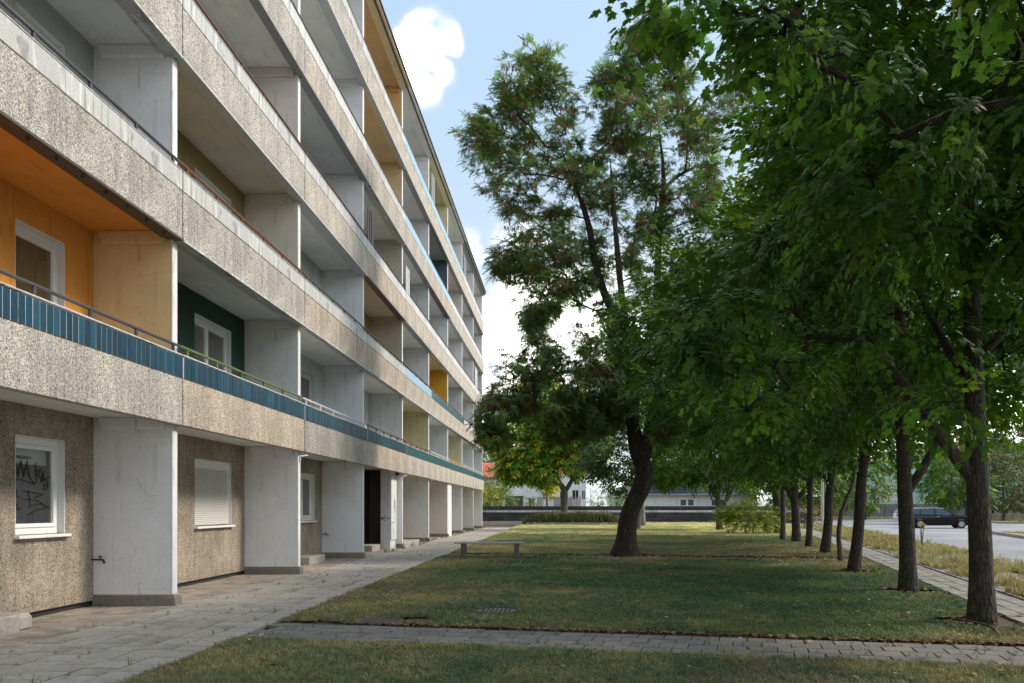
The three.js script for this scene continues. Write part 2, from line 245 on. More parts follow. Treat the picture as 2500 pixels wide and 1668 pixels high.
    const sg = new THREE.ExtrudeGeometry(st, { depth: 0.075, bevelEnabled: true, bevelThickness: 0.015, bevelSize: 0.015, bevelOffset: -0.015, bevelSegments: 1 }); sg.translate(0, 0, z + 0.078);
    part(w, 'head_beam', uvWorld(sg), side);
    if (n === 0) {
      const j = (k * 0.37) % 0.05;
      const pl = part(w, 'plinth', bx(XB - 0.02, XP + 0.05, -0.05, 0.13, z - 0.13, z + 0.13 - j, 0.015), M.plinth);
      part(w, 'plinth_ledge', bx(XB, XP + 0.03, 0.13, 0.16, z - 0.11, z + 0.11 - j, 0.012), M.ledge); void pl;
    }
  }
  // parapets
  const tileGeo = bx(-0.007, 0.007, 0, 0.318, -0.053, 0.053, 0.003);
  const tealBump = tex(256, (u, v) => pf(u, v, 12, 4, 101), { srgb: false, size: 0.3 });
  const glaze = (r, g, b) => new THREE.MeshPhysicalMaterial({ color: C(r, g, b), roughness: 0.45, clearcoat: 0.3, clearcoatRoughness: 0.25, bumpMap: tealBump, bumpScale: 0.003 });
  const teal = [glaze(0.003, 0.045, 0.085), glaze(0.005, 0.055, 0.1), glaze(0.003, 0.038, 0.065), glaze(0.012, 0.075, 0.125), glaze(0.006, 0.05, 0.075)], sky = [glaze(0.3, 0.5, 0.62), glaze(0.36, 0.55, 0.66), glaze(0.26, 0.46, 0.6)], green = [glaze(0.02, 0.1, 0.12), glaze(0.03, 0.13, 0.14), glaze(0.015, 0.085, 0.1)];
  const railMats = { g: metal(0.085, 0.08, 0.09), green: metal(0.16, 0.2, 0.06), w: metal(0.68, 0.68, 0.7), red: metal(0.22, 0.075, 0.05), d: metal(0.04, 0.035, 0.035), y: metal(0.7, 0.45, 0.06), r: metal(0.14, 0.06, 0.045) };
  const railPlan = ['', 'ggg,green,w,g,red,w,y,w,w'.replace('ggg', 'g'), 'g,red,g,d,d,red,red,g,d', 'd,r,r,d,d,d,d,d,d', 'd,d,d,r,r,d,d,d,d', 'd,d,d,d,d,d,r,r,d'].map((s) => s.split(','));
  const aggPlan = ['', 'grey,warm,dark,warm,pale,pale,pale,pale,pale', 'grey,grey,warm,warm,pale,pale,pale,pale,pale', 'grey,grey,pale,warm,pale,pale,pale,pale,pale', 'grey,grey,pale,pale,pale,warm,pale,pale,pale', 'grey,grey,grey,pale,pale,pale,pale,pale,pale'].map((s) => s.split(','));
  for (let n = 1; n <= 5; n++) for (let b = K0; b < K1; b++) {
    const d0 = J(b) + 0.02, d1 = J(b + 1) - 0.02, y0 = 2.714 + 2.8 * (n - 1) + (n === 2 ? 0.03 : 0) + (R() - 0.5) * 0.012, y1 = 3.78 + 2.8 * (n - 1) + (R() - 0.5) * 0.012, hs = n === 1 ? 0.345 : 0.3, x = XF + (R() - 0.5) * 0.008;
    const P = part(B, 'parapet_panel', bx(x - 0.1, x, y0, y1 - hs, -d0, -d1, 0.012), agg[aggPlan[n][Math.max(b, 0)]]);
    P.position.set(x + 8, y0, -(d0 + d1) / 2 + 30); P.geometry.translate(-(x + 8), -y0, (d0 + d1) / 2 - 30);
    part(B, 'joint_seal', bx(XF - 0.09, XF - 0.03, y0, y1, -(d1 + 0.0), -(d1 + 0.04), 0), M.seal);
    const kind = n === 1 ? 'teal' : n === 2 ? (b === 4 ? 'sky' : b === 5 || b === 6 ? 'green' : b > 6 ? 'white' : 'conc') : n === 3 ? (b >= 3 ? 'white' : 'conc') : n === 4 ? (b === 4 || b === 5 ? 'sky' : b > 5 || b === 2 || b === 1 ? 'white' : 'conc') : b >= 4 && b <= 6 ? 'sky' : b > 6 ? 'white' : 'conc';
    if (kind === 'conc' || kind === 'white') part(P, 'concrete_band', bx(x - 0.1, x + 0.004, y1 - hs, y1, -d0, -d1, 0.012), kind === 'conc' ? M.smooth : M.smoothw);
    else {
      part(P, 'mortar_bed', bx(x - 0.1, x - 0.001, y1 - hs, y1 - 0.02, -d0, -d1, 0.004), M.smoothw);
      const mats = kind === 'teal' ? (b > 3 ? green : teal) : kind === 'sky' ? sky : green, N = 48, step = (d1 - d0 - 0.02) / N, o = originOf(P);
      if (n === 1 && b >= 0 && b <= 4) for (let i = 0; i < N; i++) {
        const d = d0 + 0.01 + (i + 0.5) * step; if (d < 8) continue;
        const m = shade(new THREE.Mesh(tileGeo, pick(mats))); m.name = 'tile'; m.position.set(x + (R() - 0.5) * 0.003 - o.x, y1 - hs + 0.004 - o.y, -d - o.z); m.rotation.y = (R() - 0.5) * 0.03; m.scale.set(1, 1, step / 0.122); P.add(m);
      } else for (let v = 0; v < mats.length; v++) {
        const l = []; for (let i = v; i < N; i += mats.length) { const d = d0 + 0.01 + (i + 0.5) * step; l.push(bx(x - 0.007, x + 0.007 + (R() - 0.5) * 0.003, y1 - hs + 0.004, y1 - hs + 0.322, -(d - step / 2 + 0.008), -(d + step / 2 - 0.008), 0.003)); }
        const t = part(P, 'tile_row', mg(l), mats[v]); t.userData.kind = 'stuff';
      }
    }
    part(P, 'coping', bx(x - 0.115, x + 0.006, y1 - 0.0, y1 + 0.022, -d0, -d1, 0.006), kind === 'conc' ? M.smooth : M.smoothw);
    // drip strip under the upper panels
    if (n > 1) {
      const w = 0.08 + R() * 0.12, m = n === 2 && b === 0 ? M.brownMetal : pick([M.greyMetal, M.greyMetal, M.lightMetal, M.smooth, M.brownMetal]);
      const q = (dz, top) => [[x + 0.012, y0 + 0.012], [x + 0.012, y0 - 0.022], [x - 0.1 - w, y0 - 0.03 + 0.06 * top], [x - 0.1 - w, y0 - 0.02 + 0.06 * top], [x + 0.002, y0 - 0.01], [x + 0.002, y0 + 0.012]].map((p) => [...p, dz]);
      const A = q(-d0 + 0.01, R()), E = q(-d1 - 0.01, R()), T = []; const fan = (a, c) => { for (let i = 1; i < 5; i++) T.push(...(c ? [a[0], a[i + 1], a[i]] : [a[0], a[i], a[i + 1]])); };
      for (let i = 0; i < 6; i++) { const j = (i + 1) % 6; T.push(A[i], A[j], E[j], A[i], E[j], E[i]); } fan(A, true); fan(E, false);
      const strip = part(B, 'drip_strip', raw(T), m);
      if (n === 2 && b === 0) for (let i = 0; i < 11; i++) { const d = d0 + 0.3 + i * 0.52; part(strip, 'bolt', cyl(x - 0.06, y0 - 0.06, y0 - 0.02, -d, 0.016, 0.016, 6), M.iron); }
    }
    // rail
    const rm = railMats[railPlan[n][Math.max(b, 0)]] || railMats.d, rx = x - 0.055, ry = y1 + 0.17, rl = part(B, 'railing', bx(rx - 0.025, rx + 0.02, ry - 0.035, ry, -d0 - 0.01, -d1 + 0.01, 0.006), rm);
    const posts = [0.25, 1.36, 2.47, 3.58, 4.69, 5.78].map((t) => bx(rx - 0.02, rx + 0.015, y1 + 0.02, ry - 0.033, -(d0 + t - 0.022), -(d0 + t + 0.022), 0.004));
    if (b < 4) posts.forEach((g) => part(rl, 'post', g, rm)); else part(rl, 'post', mg(posts), rm).userData.kind = 'stuff';
  }
  // screens clamped to single rails
  for (const [n, d, len, h, m] of [[3, 24.9, 0.75, 1.0, metal(0.1, 0.045, 0.03)], [3, 30.9, 0.8, 1.0, M.lightMetal], [5, 36.9, 0.95, 1.25, M.greyMetal], [5, 48.9, 1.1, 1.2, M.greyMetal], [3, 54.9, 1.6, 1.3, M.lightMetal]]) {
    const y = 3.8 + 2.8 * (n - 1); const l = []; for (let i = 0; i < 6; i++) l.push(bx(XF - 0.03 - (i % 2) * 0.015, XF - 0.015 - (i % 2) * 0.015, y, y + h, -(d + (len * i) / 6), -(d + (len * (i + 1)) / 6 + 0.004), 0.002)); part(B, 'side_screen', mg(l), m);
  }
  // roof: slab, soffit boards of different colours, dark edge
  part(B, 'roof', mg([bx(-19, -5.72, 16.86, 17.04, -J(K0) + 0.1, -J(K1) - 0.12, 0.01), bx(-19.05, -5.64, 17.04, 17.12, -J(K0) + 0.14, -J(K1) - 0.16, 0.01)]), M.roofing);
  for (let b = K0; b < K1; b++) {
    const m = b === 3 ? M.tan : b === 5 ? M.yellowp : b > 6 ? M.greyMetal : pick([M.grey, M.cool, M.smooth]), d0 = J(b) + 0.02, d1 = J(b + 1) - 0.02;
    for (const [p, q] of [[d0, d0 + 2.1], [d0 + 2.11, d0 + 4.2], [d0 + 4.21, d1]]) part(B, 'soffit_board', raw([[XP - 0.05, 16.74, -p], [XP - 0.05, 16.74, -q], [-5.66, 16.93, -q], [XP - 0.05, 16.74, -p], [-5.66, 16.93, -q], [-5.66, 16.93, -p], [XP - 0.05, 16.76, -p], [-5.66, 16.95, -q], [XP - 0.05, 16.76, -q], [XP - 0.05, 16.76, -p], [-5.66, 16.95, -p], [-5.66, 16.95, -q], [-5.66, 16.93, -p], [-5.66, 16.93, -q], [-5.66, 16.95, -q], [-5.66, 16.93, -p], [-5.66, 16.95, -q], [-5.66, 16.95, -p]]), m);
  }
  part(B, 'building_core', bx(-18, XR - 0.002, -0.05, 16.85, -J(K0) - 0.1, -J(K1) - 0.08), M.grey);
  part(B, 'rear_lobby_wall', bx(XR, XB - 0.17, -0.05, 16.8, -J(K1) - 0.02, -J(K1) - 0.09), M.grey);
  // taps by the cross walls
  for (const k of [1, 3]) {
    const z = -J(k) + 0.14, y = 0.69, x = XB, t = group(B, 'water_tap', [x, y, z]);
    part(t, 'pipe', mg([rod([x, y, z], [x + 0.17, y, z], 0.014), rod([x + 0.15, y, z], [x + 0.19, y - 0.02, z], 0.016), rod([x + 0.19, y - 0.015, z], [x + 0.19, y - 0.06, z], 0.015, 8, 0.019)]), M.iron);
    part(t, 'handle', mg([rod([x + 0.13, y, z], [x + 0.13, y + 0.065, z], 0.009), rod([x + 0.1, y + 0.04, z], [x + 0.16, y + 0.04, z], 0.008)]), M.iron);
  }
  // bracket lights at the head of two cross walls
  for (const k of [2, 4]) { const z = -J(k), t = group(B, 'wall_bracket', [XP, 2.66, z]); part(t, 'arm', mg([bx(XP, XP + 0.03, 2.5, 2.68, z - 0.03, z + 0.03), rod([XP + 0.02, 2.62, z], [XP + 0.09, 2.66, z - 0.3], 0.02)]), M.lightMetal); }
  // box beside the entrance, with a lighter service panel, an arrow and scribbles
  const eb = group(B, 'entrance_pier', [-6.3, 0, -30.2]);
  part(eb, 'shaft', bx(-6.49, -6.14, -0.04, 2.83, -29.7, -30.69, 0.01), M.white); part(eb, 'pier_lining', bx(-6.139, XP - 0.035, 0.16, 2.83, -30.66, -30.7, 0.004), M.white);
  part(eb, 'service_panel', bx(-6.14, -6.1, 0.32, 2.62, -29.71, -30.67, 0.012), M.whiteEdge);
  const ink = std(C(0.11, 0.06, 0.03)), st = (a, b, w = 0.024) => { const A = V(...a), E = V(...b), u = E.clone().sub(A).normalize(), nrm = V(-u.y, u.x, 0).multiplyScalar(w / 2), z = V(0, 0, 0.003); const p = [A.clone().add(nrm), A.clone().sub(nrm), E.clone().sub(nrm), E.clone().add(nrm)].map((q) => q.toArray()); void z; return raw([p[0], p[1], p[2], p[0], p[2], p[3]]); };
  part(eb, 'painted_arrow', mg([st([-6.46, 1.09, -29.697], [-6.145, 1.1, -29.697]), st([-6.48, 1.09, -29.6968], [-6.31, 1.18, -29.6968]), st([-6.48, 1.09, -29.6966], [-6.31, 1.0, -29.6966])]), ink);
  part(B, 'column_casing', bx(-6.3, XP + 0.012, -0.03, 2.74, -42.9, -44.15, 0.02), M.whiteEdge);
  // hand-drawn scrawl on the ground-floor pane and on the service panel
  const scrawl = (draw, w, h) => { const c = document.createElement('canvas'); c.width = w; c.height = h; const x = c.getContext('2d'); x.clearRect(0, 0, w, h); x.strokeStyle = '#000'; x.lineCap = 'round'; draw(x); const t = new THREE.CanvasTexture(c); t.colorSpace = THREE.SRGBColorSpace; return new THREE.MeshStandardMaterial({ color: 0x050505, map: t, transparent: true, roughness: 0.6 }); };
  const path = (x, w, pts) => { x.lineWidth = w; x.beginPath(); pts.forEach(([a, b], i) => (i ? x.lineTo(a, b) : x.moveTo(a, b))); x.stroke(); };
  const g1 = scrawl((x) => {
    for (const cx of [40, 95, 150]) { x.lineWidth = 7; x.beginPath(); x.ellipse(cx, 60, 24, 11, 0, 0, 6.3); x.stroke(); }
    path(x, 9, [[5, 110], [18, 270], [40, 110], [62, 265], [85, 105], [110, 270], [140, 100], [160, 270], [205, 340]]); path(x, 9, [[0, 300], [90, 300], [205, 345]]);
    path(x, 8, [[215, 110], [225, 330]]); path(x, 8, [[222, 210], [262, 170], [250, 225], [225, 235], [290, 300], [285, 200], [262, 320], [320, 270], [345, 255]]); path(x, 9, [[300, 270], [330, 320], [320, 400], [290, 395], [300, 330]]);
    path(x, 8, [[10, 400], [5, 500], [40, 470], [45, 400], [50, 480], [75, 490]]); path(x, 8, [[105, 430], [150, 420], [165, 570]]); path(x, 8, [[140, 425], [285, 455], [205, 490]]); path(x, 8, [[100, 510], [230, 520], [275, 555], [165, 580], [160, 600]]); path(x, 10, [[270, 560], [340, 600], [230, 625], [150, 675]]); path(x, 9, [[5, 520], [15, 620], [50, 560], [55, 620], [85, 600]]); path(x, 4, [[185, 660], [185, 770]]); path(x, 3, [[150, 670], [150, 740]]);
  }, 360, 800);
  const gp = new THREE.PlaneGeometry(0.86, 1.0); gp.rotateY(Math.PI / 2); gp.translate(XB - 0.112, 1.72, -11.4); part(B, 'scrawl', gp, g1);
  const g2 = scrawl((x) => { path(x, 3, [[60, 20], [55, 170], [80, 60], [100, 110], [75, 230], [95, 150], [70, 60], [60, 120], [90, 130]]); path(x, 3, [[20, 300], [60, 330], [25, 340]]); path(x, 4, [[0, 258], [70, 250]]); }, 128, 360);
  const gq = new THREE.PlaneGeometry(0.8, 1.5); gq.rotateY(Math.PI / 2); gq.translate(-6.096, 1.25, -30.2); part(B, 'scrawl', gq, g2);
}
// concrete doorsteps standing before the ground-floor walls
single('doorstep', mg([bx(XB + 0.01, -6.5, -0.04, 0.2, -6.9, -10.05, 0.02), bx(XB + 0.01, -6.53, -0.04, 0.19, -10.04, -10.36, 0.05)]), M.step, [-6.8, 0, -8.6], 'long chipped concrete doorstep in front of the scrawled window', 'doorstep', 'concrete doorsteps');
single('doorstep', bx(XB + 0.01, -6.57, -0.04, 0.195, -21.7, -23.1, 0.012), M.step, [-6.8, 0, -22.4], 'pale concrete doorstep under the curtained window past the second cross wall', 'doorstep', 'concrete doorsteps');
single('doorstep', bx(XB + 0.01, -6.46, -0.04, 0.19, -28.3, -29.55, 0.012), M.step, [-6.8, 0, -29], 'concrete doorstep at the dark entrance beside the arrow', 'doorstep', 'concrete doorsteps');
single('doorstep', bx(XB + 0.01, -5.88, -0.04, 0.18, -31, -34.2, 0.015), M.step, [-6.5, 0, -32.6], 'broad low concrete step just past the arrow pier', 'doorstep', 'concrete doorsteps');

// ---------- ground: the yard is laid out about 12 degrees off the building, along the tree row ----------
const YA = (12.3 * Math.PI) / 180, sA = Math.sin(YA), cA = Math.cos(YA);
const st2 = (x, d) => [x * sA + d * cA, x * cA - d * sA], xd = (s, t) => [s * sA + t * cA, s * cA - t * sA];
const earth = tex(1024, (u, v) => { const a = pf(u, v, 6, 6, 111), f = pn(u, v, 300, 115), g = pf(u, v, 40, 3, 117); const k = 0.6 + 0.8 * (a - 0.5) + 0.5 * (f - 0.5) + 0.5 * (g - 0.5); return [0.2 * k, 0.15 * k, 0.1 * k]; }, { size: 3.7 });
const fineBump = tex(512, (u, v) => 0.6 * pn(u, v, 128, 121) + 0.4 * pf(u, v, 16, 4, 123), { srgb: false, size: 1.3 });
const soil = std(C(0.62, 0.6, 0.6), { map: earth, bumpMap: fineBump, bumpScale: 0.02, roughness: 1 });
const dryGround = std(C(1.5, 1.5, 1.15), { map: earth, bumpMap: fineBump, bumpScale: 0.03, roughness: 1 });
struct('ground', poly([[-400, -200], [400, -200], [400, 600], [-400, 600]], -0.07), dryGround);
struct('soil_bed', poly([[-3.6, 0], [5, 0], [18, 66], [18, 84], [-14, 84], [-14, 64], [-3.6, 64]], -0.045), soil);
const paths = [[8.6, 9.82], [24.67, 25.85], [43.6, 44.75]];
const manholes = [[-0.96, 12.0, 0.34], [-2.38, 10.9, 0.3]];
const trunks = [];   // [x, depth, bare radius], filled with the trees below but needed by the turf
for (const q of [[5.43, 10.9, 0.55], [6.11, 14.9, 0.5], [6.75, 19.56, 0.5], [7.68, 23.3, 0.3], [8.55, 27.5, 0.5], [9.2, 31.6, 0.45], [10.1, 36.5, 0.5], [10.1, 37.9, 0.4], [1.81, 25.8, 1.1], [12.2, 47.5, 0.6], [10.1, 54.7, 0.5]]) trunks.push(q);
function turfAt(x, d) {           // 0 bare .. 1 full turf
  const [s, t] = st2(x, d), w = (n2(x * 2.1, d * 2.1, 3, 1) - 0.5) * 0.26 + (n2(x * 9, d * 9, 2, 2) - 0.5) * 0.1;
  let m = 1e9; m = Math.min(m, x + 3.72 + w * 0.8, (d < 66 ? 3.38 : 12) - t + w);
  if (d > 83) return 0;
  const edge = [0.1, 0.2, 0.14];
  paths.forEach(([a, b], i) => { m = Math.min(m, Math.max(a - 0.03 - s + w * 0.6, s - b - edge[i] - (i ? 0.1 : 0.05) + w * 1.6)); });
  for (const [mx, md, r] of manholes) m = Math.min(m, Math.hypot(x - mx, d - md) - r + w * 0.15);
  m = Math.min(m, Math.hypot((x + 2.2) / 1.6, d - 11.05) - 0.32 + w);
  for (const [tx, td, r] of trunks) m = Math.min(m, Math.hypot(x - tx, d - td) - r * (0.6 + 0.8 * n2(x * 3, d * 3, 2, 4)) + w);
  return m;
}
const tones = [[0.08, 0.115, 0.03], [0.042, 0.092, 0.032], [0.25, 0.215, 0.09], [0.16, 0.135, 0.068]];
function turfTone(x, d, r) {      // living green, deep green, straw, brown thatch, in drifts
  const n = n2(x * 0.45, d * 0.45, 4, 5), f = n2(x * 2.3, d * 2.3, 3, 6), [s, t] = st2(x, d);
  let dry = sm(0.49, 0.66, n * 0.62 + f * 0.38 + (r - 0.5) * 0.22);
  const worn = Math.max(1 - sm(0.2, 2.6, x + 3.7 + (f - 0.5) * 3), s > 8.4 && s < 8.7 ? 0.6 : 0, s < 8.6 ? 0.55 : 0, s > 25 ? 0.5 : 0, s > 44.7 ? 0.95 : 0, sm(1.5, 3, t) * 0.3);
  dry = clamp(dry + worn * (0.35 + 0.5 * f) - 0.08);
  const g = [0, 1, 2].map((k) => lerp(tones[0][k], tones[1][k], sm(0.4, 0.62, n2(x * 0.8, d * 0.8, 3, 8)))), y = [0, 1, 2].map((k) => lerp(tones[2][k], tones[3][k], sm(0.42, 0.66, n2(x * 1.3, d * 1.3, 3, 9))));
  const sunLift = 1 + 0.9 * sm(44.2, 45, s) + (s > 25.5 && s < 44.2 ? 0.35 * (1 - sm(-1, 4, x + (f - 0.5) * 4)) : 0);   // dry turf, colour lightened to paint sunlight at the open end and left
  return g.map((q, k) => lerp(q, y[k], dry) * sunLift);
}
// turf sheets, drawn as small cells so that their edges fray
function turf(name, s0, s1, cell) {
  const pos = [], col = [], nx = Math.ceil(30 / cell), g = new THREE.BufferGeometry();
  const P = (i, j) => { const x = -14 + i * cell + (h3(i, j, 7) - 0.5) * cell * 0.7, d = s0 + j * cell + (h3(i, j, 9) - 0.5) * cell * 0.7; return [x, d]; };
  const nj = Math.ceil((s1 - s0) / cell);
  for (let j = 0; j < nj; j++) for (let i = 0; i < nx * 1.1; i++) {
    const [x, d] = P(i, j), s = st2(x, d)[0]; if (s < name[1] || s > name[2]) continue; if (x > 19 || (x < -3.8 && d < 64)) continue;
    if (turfAt(x, d) < 0.02) continue;
    const q = [P(i, j), P(i + 1, j), P(i + 1, j + 1), P(i, j + 1)], v = q.map(([a, b]) => [a, -0.012 + 0.02 * (n2(a * 1.5, b * 1.5, 2, 3) - 0.5), -b]), c = q.map(([a, b]) => turfTone(a, b, 0.5).map((k) => k * 0.75));
    for (const k of [0, 1, 2, 0, 2, 3]) { pos.push(...v[k]); col.push(...c[k]); }
  }
  g.setAttribute('position', new THREE.Float32BufferAttribute(pos, 3)); g.setAttribute('color', new THREE.Float32BufferAttribute(col, 3)); g.computeVertexNormals();
  return struct(name[0], uvWorld(g), turfMat);
}
const turfDetail = tex(512, (u, v) => { const a = pn(u, v, 200, 131), b = pf(u, v, 30, 4, 133); return clamp(0.35 + 0.9 * a * b * 1.6, 0.1, 1); }, { size: 1.1 });
const turfMat = std(C(1.5, 1.5, 1.5), { vertexColors: true, map: turfDetail, bumpMap: fineBump, bumpScale: 0.03, roughness: 1 });
turf(['lawn', -9, 8.6], 2, 12, 0.11); turf(['lawn', 9.8, 24.7], 8, 27, 0.12); turf(['lawn', 25.8, 43.7], 22, 46, 0.22); turf(['lawn', 44.7, 200], 40, 84, 0.4);

// grass blades in tufts
function tuftGeo(seed, n, spread, h, w) {
  const R = rng(seed), pos = [];
  for (let i = 0; i < n; i++) {
    const a = R() * 6.28, r = spread * Math.sqrt(R()), x = r * Math.cos(a), z = r * Math.sin(a), H = h * (0.5 + 0.6 * R()), b = R() * 6.28, lean = H * (0.25 + 0.9 * R()), lx = Math.cos(b) * lean, lz = Math.sin(b) * lean, q = b + 1.57 + (R() - 0.5), wx = (Math.cos(q) * w) / 2, wz = (Math.sin(q) * w) / 2;
    const p0 = [x - wx, 0, z - wz], p1 = [x + wx, 0, z + wz], m0 = [x + lx * 0.35 - wx * 0.8, H * 0.62, z + lz * 0.35 - wz * 0.8], m1 = [x + lx * 0.35 + wx * 0.8, H * 0.62, z + lz * 0.35 + wz * 0.8], e = [x + lx, H * 0.92, z + lz];
    pos.push(...p0, ...p1, ...m1, ...p0, ...m1, ...m0, ...m0, ...m1, ...e);
  }
  const g = new THREE.BufferGeometry(); g.setAttribute('position', new THREE.Float32BufferAttribute(pos, 3)); g.computeVertexNormals(); return g;
}
const blade = new THREE.MeshPhysicalMaterial({ color: 0xffffff, roughness: 0.85, side: THREE.DoubleSide, transmission: 0.25, thickness: 0 });
function scatter(name, geo, mat, list, extra) {   // list of [x, y, z, yaw, scale, colour, pitch]
  const m = new THREE.InstancedMesh(geo, mat, list.length), q = new THREE.Quaternion(), e = new THREE.Euler(), X = new THREE.Matrix4(), c = new THREE.Color();
  list.forEach(([x, y, z, yaw, s, col, pitch = 0, sy = s], i) => { e.set(pitch, yaw, 0, 'YXZ'); q.setFromEuler(e); X.compose(V(x, y, z), q, V(s, sy, s)); m.setMatrixAt(i, X); c.setRGB(...(col || [1, 1, 1])); m.setColorAt(i, c); });
  m.name = extra?.parent ? name : numbered(name); m.userData.kind = 'stuff'; m.castShadow = m.receiveShadow = true; (extra?.parent || scene).add(m); return m;
}
{
  const R = rng(77), near = [], mid = [], far = [];
  const fill = (list, n, d0, d1, x0, x1, s0, s1, sc, bias) => { for (let i = 0; i < n; i++) { const d = lerp(d0, d1, Math.pow(R(), bias)), x = lerp(x0, x1, R()); if (x > 0.72 * d * 0.99 + 1 || x < -0.7 * d - 1) continue; const s = st2(x, d)[0]; if (s < s0 || s > s1) continue; const m = turfAt(x, d); if (m < -0.02 || (m < 0.05 && R() < 0.5)) continue; if (x < -3.74 && d < 64) continue; const c = turfTone(x, d, R()), k = (0.8 + 0.5 * R()) * (s > 44 ? 1.75 : 1.55); const lush = 0.75 + 0.6 * n2(x * 0.8, d * 0.8, 2, 8); list.push([x, -0.015, -d, R() * 6.28, sc * (0.7 + 0.6 * R()), c.map((v) => v * k), 0, sc * lush * (0.55 + 0.7 * R())]); } };  // tufts past the last path lightened more, sunlight painted into their colour
  fill(near, 62000, 6.4, 11.6, -3.8, 7.5, -9, 8.65, 1, 1.15);
  fill(near, 110000, 8.6, 27, -3.8, 9, 9.75, 24.8, 1.1, 1.5);
  fill(mid, 52000, 23, 46, -3.8, 13, 25.75, 43.8, 1.9, 1.3);
  fill(far, 42000, 40, 83, -9, 19, 44.7, 200, 3.0, 1.2);
  const g = tuftGeo(3, 8, 0.035, 0.05, 0.0045), g2 = tuftGeo(4, 8, 0.04, 0.035, 0.005);
  const a = scatter('lawn_grass', g, blade, near), b = scatter('lawn_grass', g2, blade, mid), c = scatter('lawn_grass', g2, blade, far);
  tag(a, 'short patchy lawn grass around the crossing path in front', 'grass'); tag(b, 'short lawn grass beyond the bench', 'grass'); tag(c, 'sunny lawn grass in front of the dark wall', 'grass');
}

// ---------- paving ----------
const slabMats = [[0.335, 0.308, 0.268], [0.35, 0.322, 0.282], [0.31, 0.288, 0.255], [0.335, 0.302, 0.26], [0.365, 0.337, 0.3]].map((c) => conc(...c, { bumpScale: 0.003 }));
const pathMats = [[0.15, 0.147, 0.14], [0.165, 0.16, 0.15], [0.138, 0.135, 0.13], [0.158, 0.15, 0.138], [0.18, 0.175, 0.165]].map((c) => conc(...c, { bumpScale: 0.003 })), footMats = [[0.23, 0.222, 0.21], [0.26, 0.25, 0.235], [0.21, 0.205, 0.195], [0.25, 0.235, 0.215], [0.3, 0.29, 0.275]].map((c) => conc(...c, { bumpScale: 0.003 }));  // crossing-path slabs coloured darker for dirt and for the tree shade over them
const brownMats = [[0.3, 0.25, 0.2], [0.35, 0.29, 0.235], [0.27, 0.225, 0.185]].map((c) => conc(...c));
const jointMat = std(C(0.11, 0.115, 0.09), { map: earth, roughness: 1 });
function slabGeo(w, l, v) {       // worn paving slab, top at 0
  const g = bx(-w / 2, w / 2, -0.05, 0, -l / 2, l / 2, 0.005), uv = g.attributes.uv; for (let i = 0; i < uv.count; i++) uv.setXY(i, uv.getX(i) + v * 0.61, uv.getY(i) + v * 0.37); return g;
}
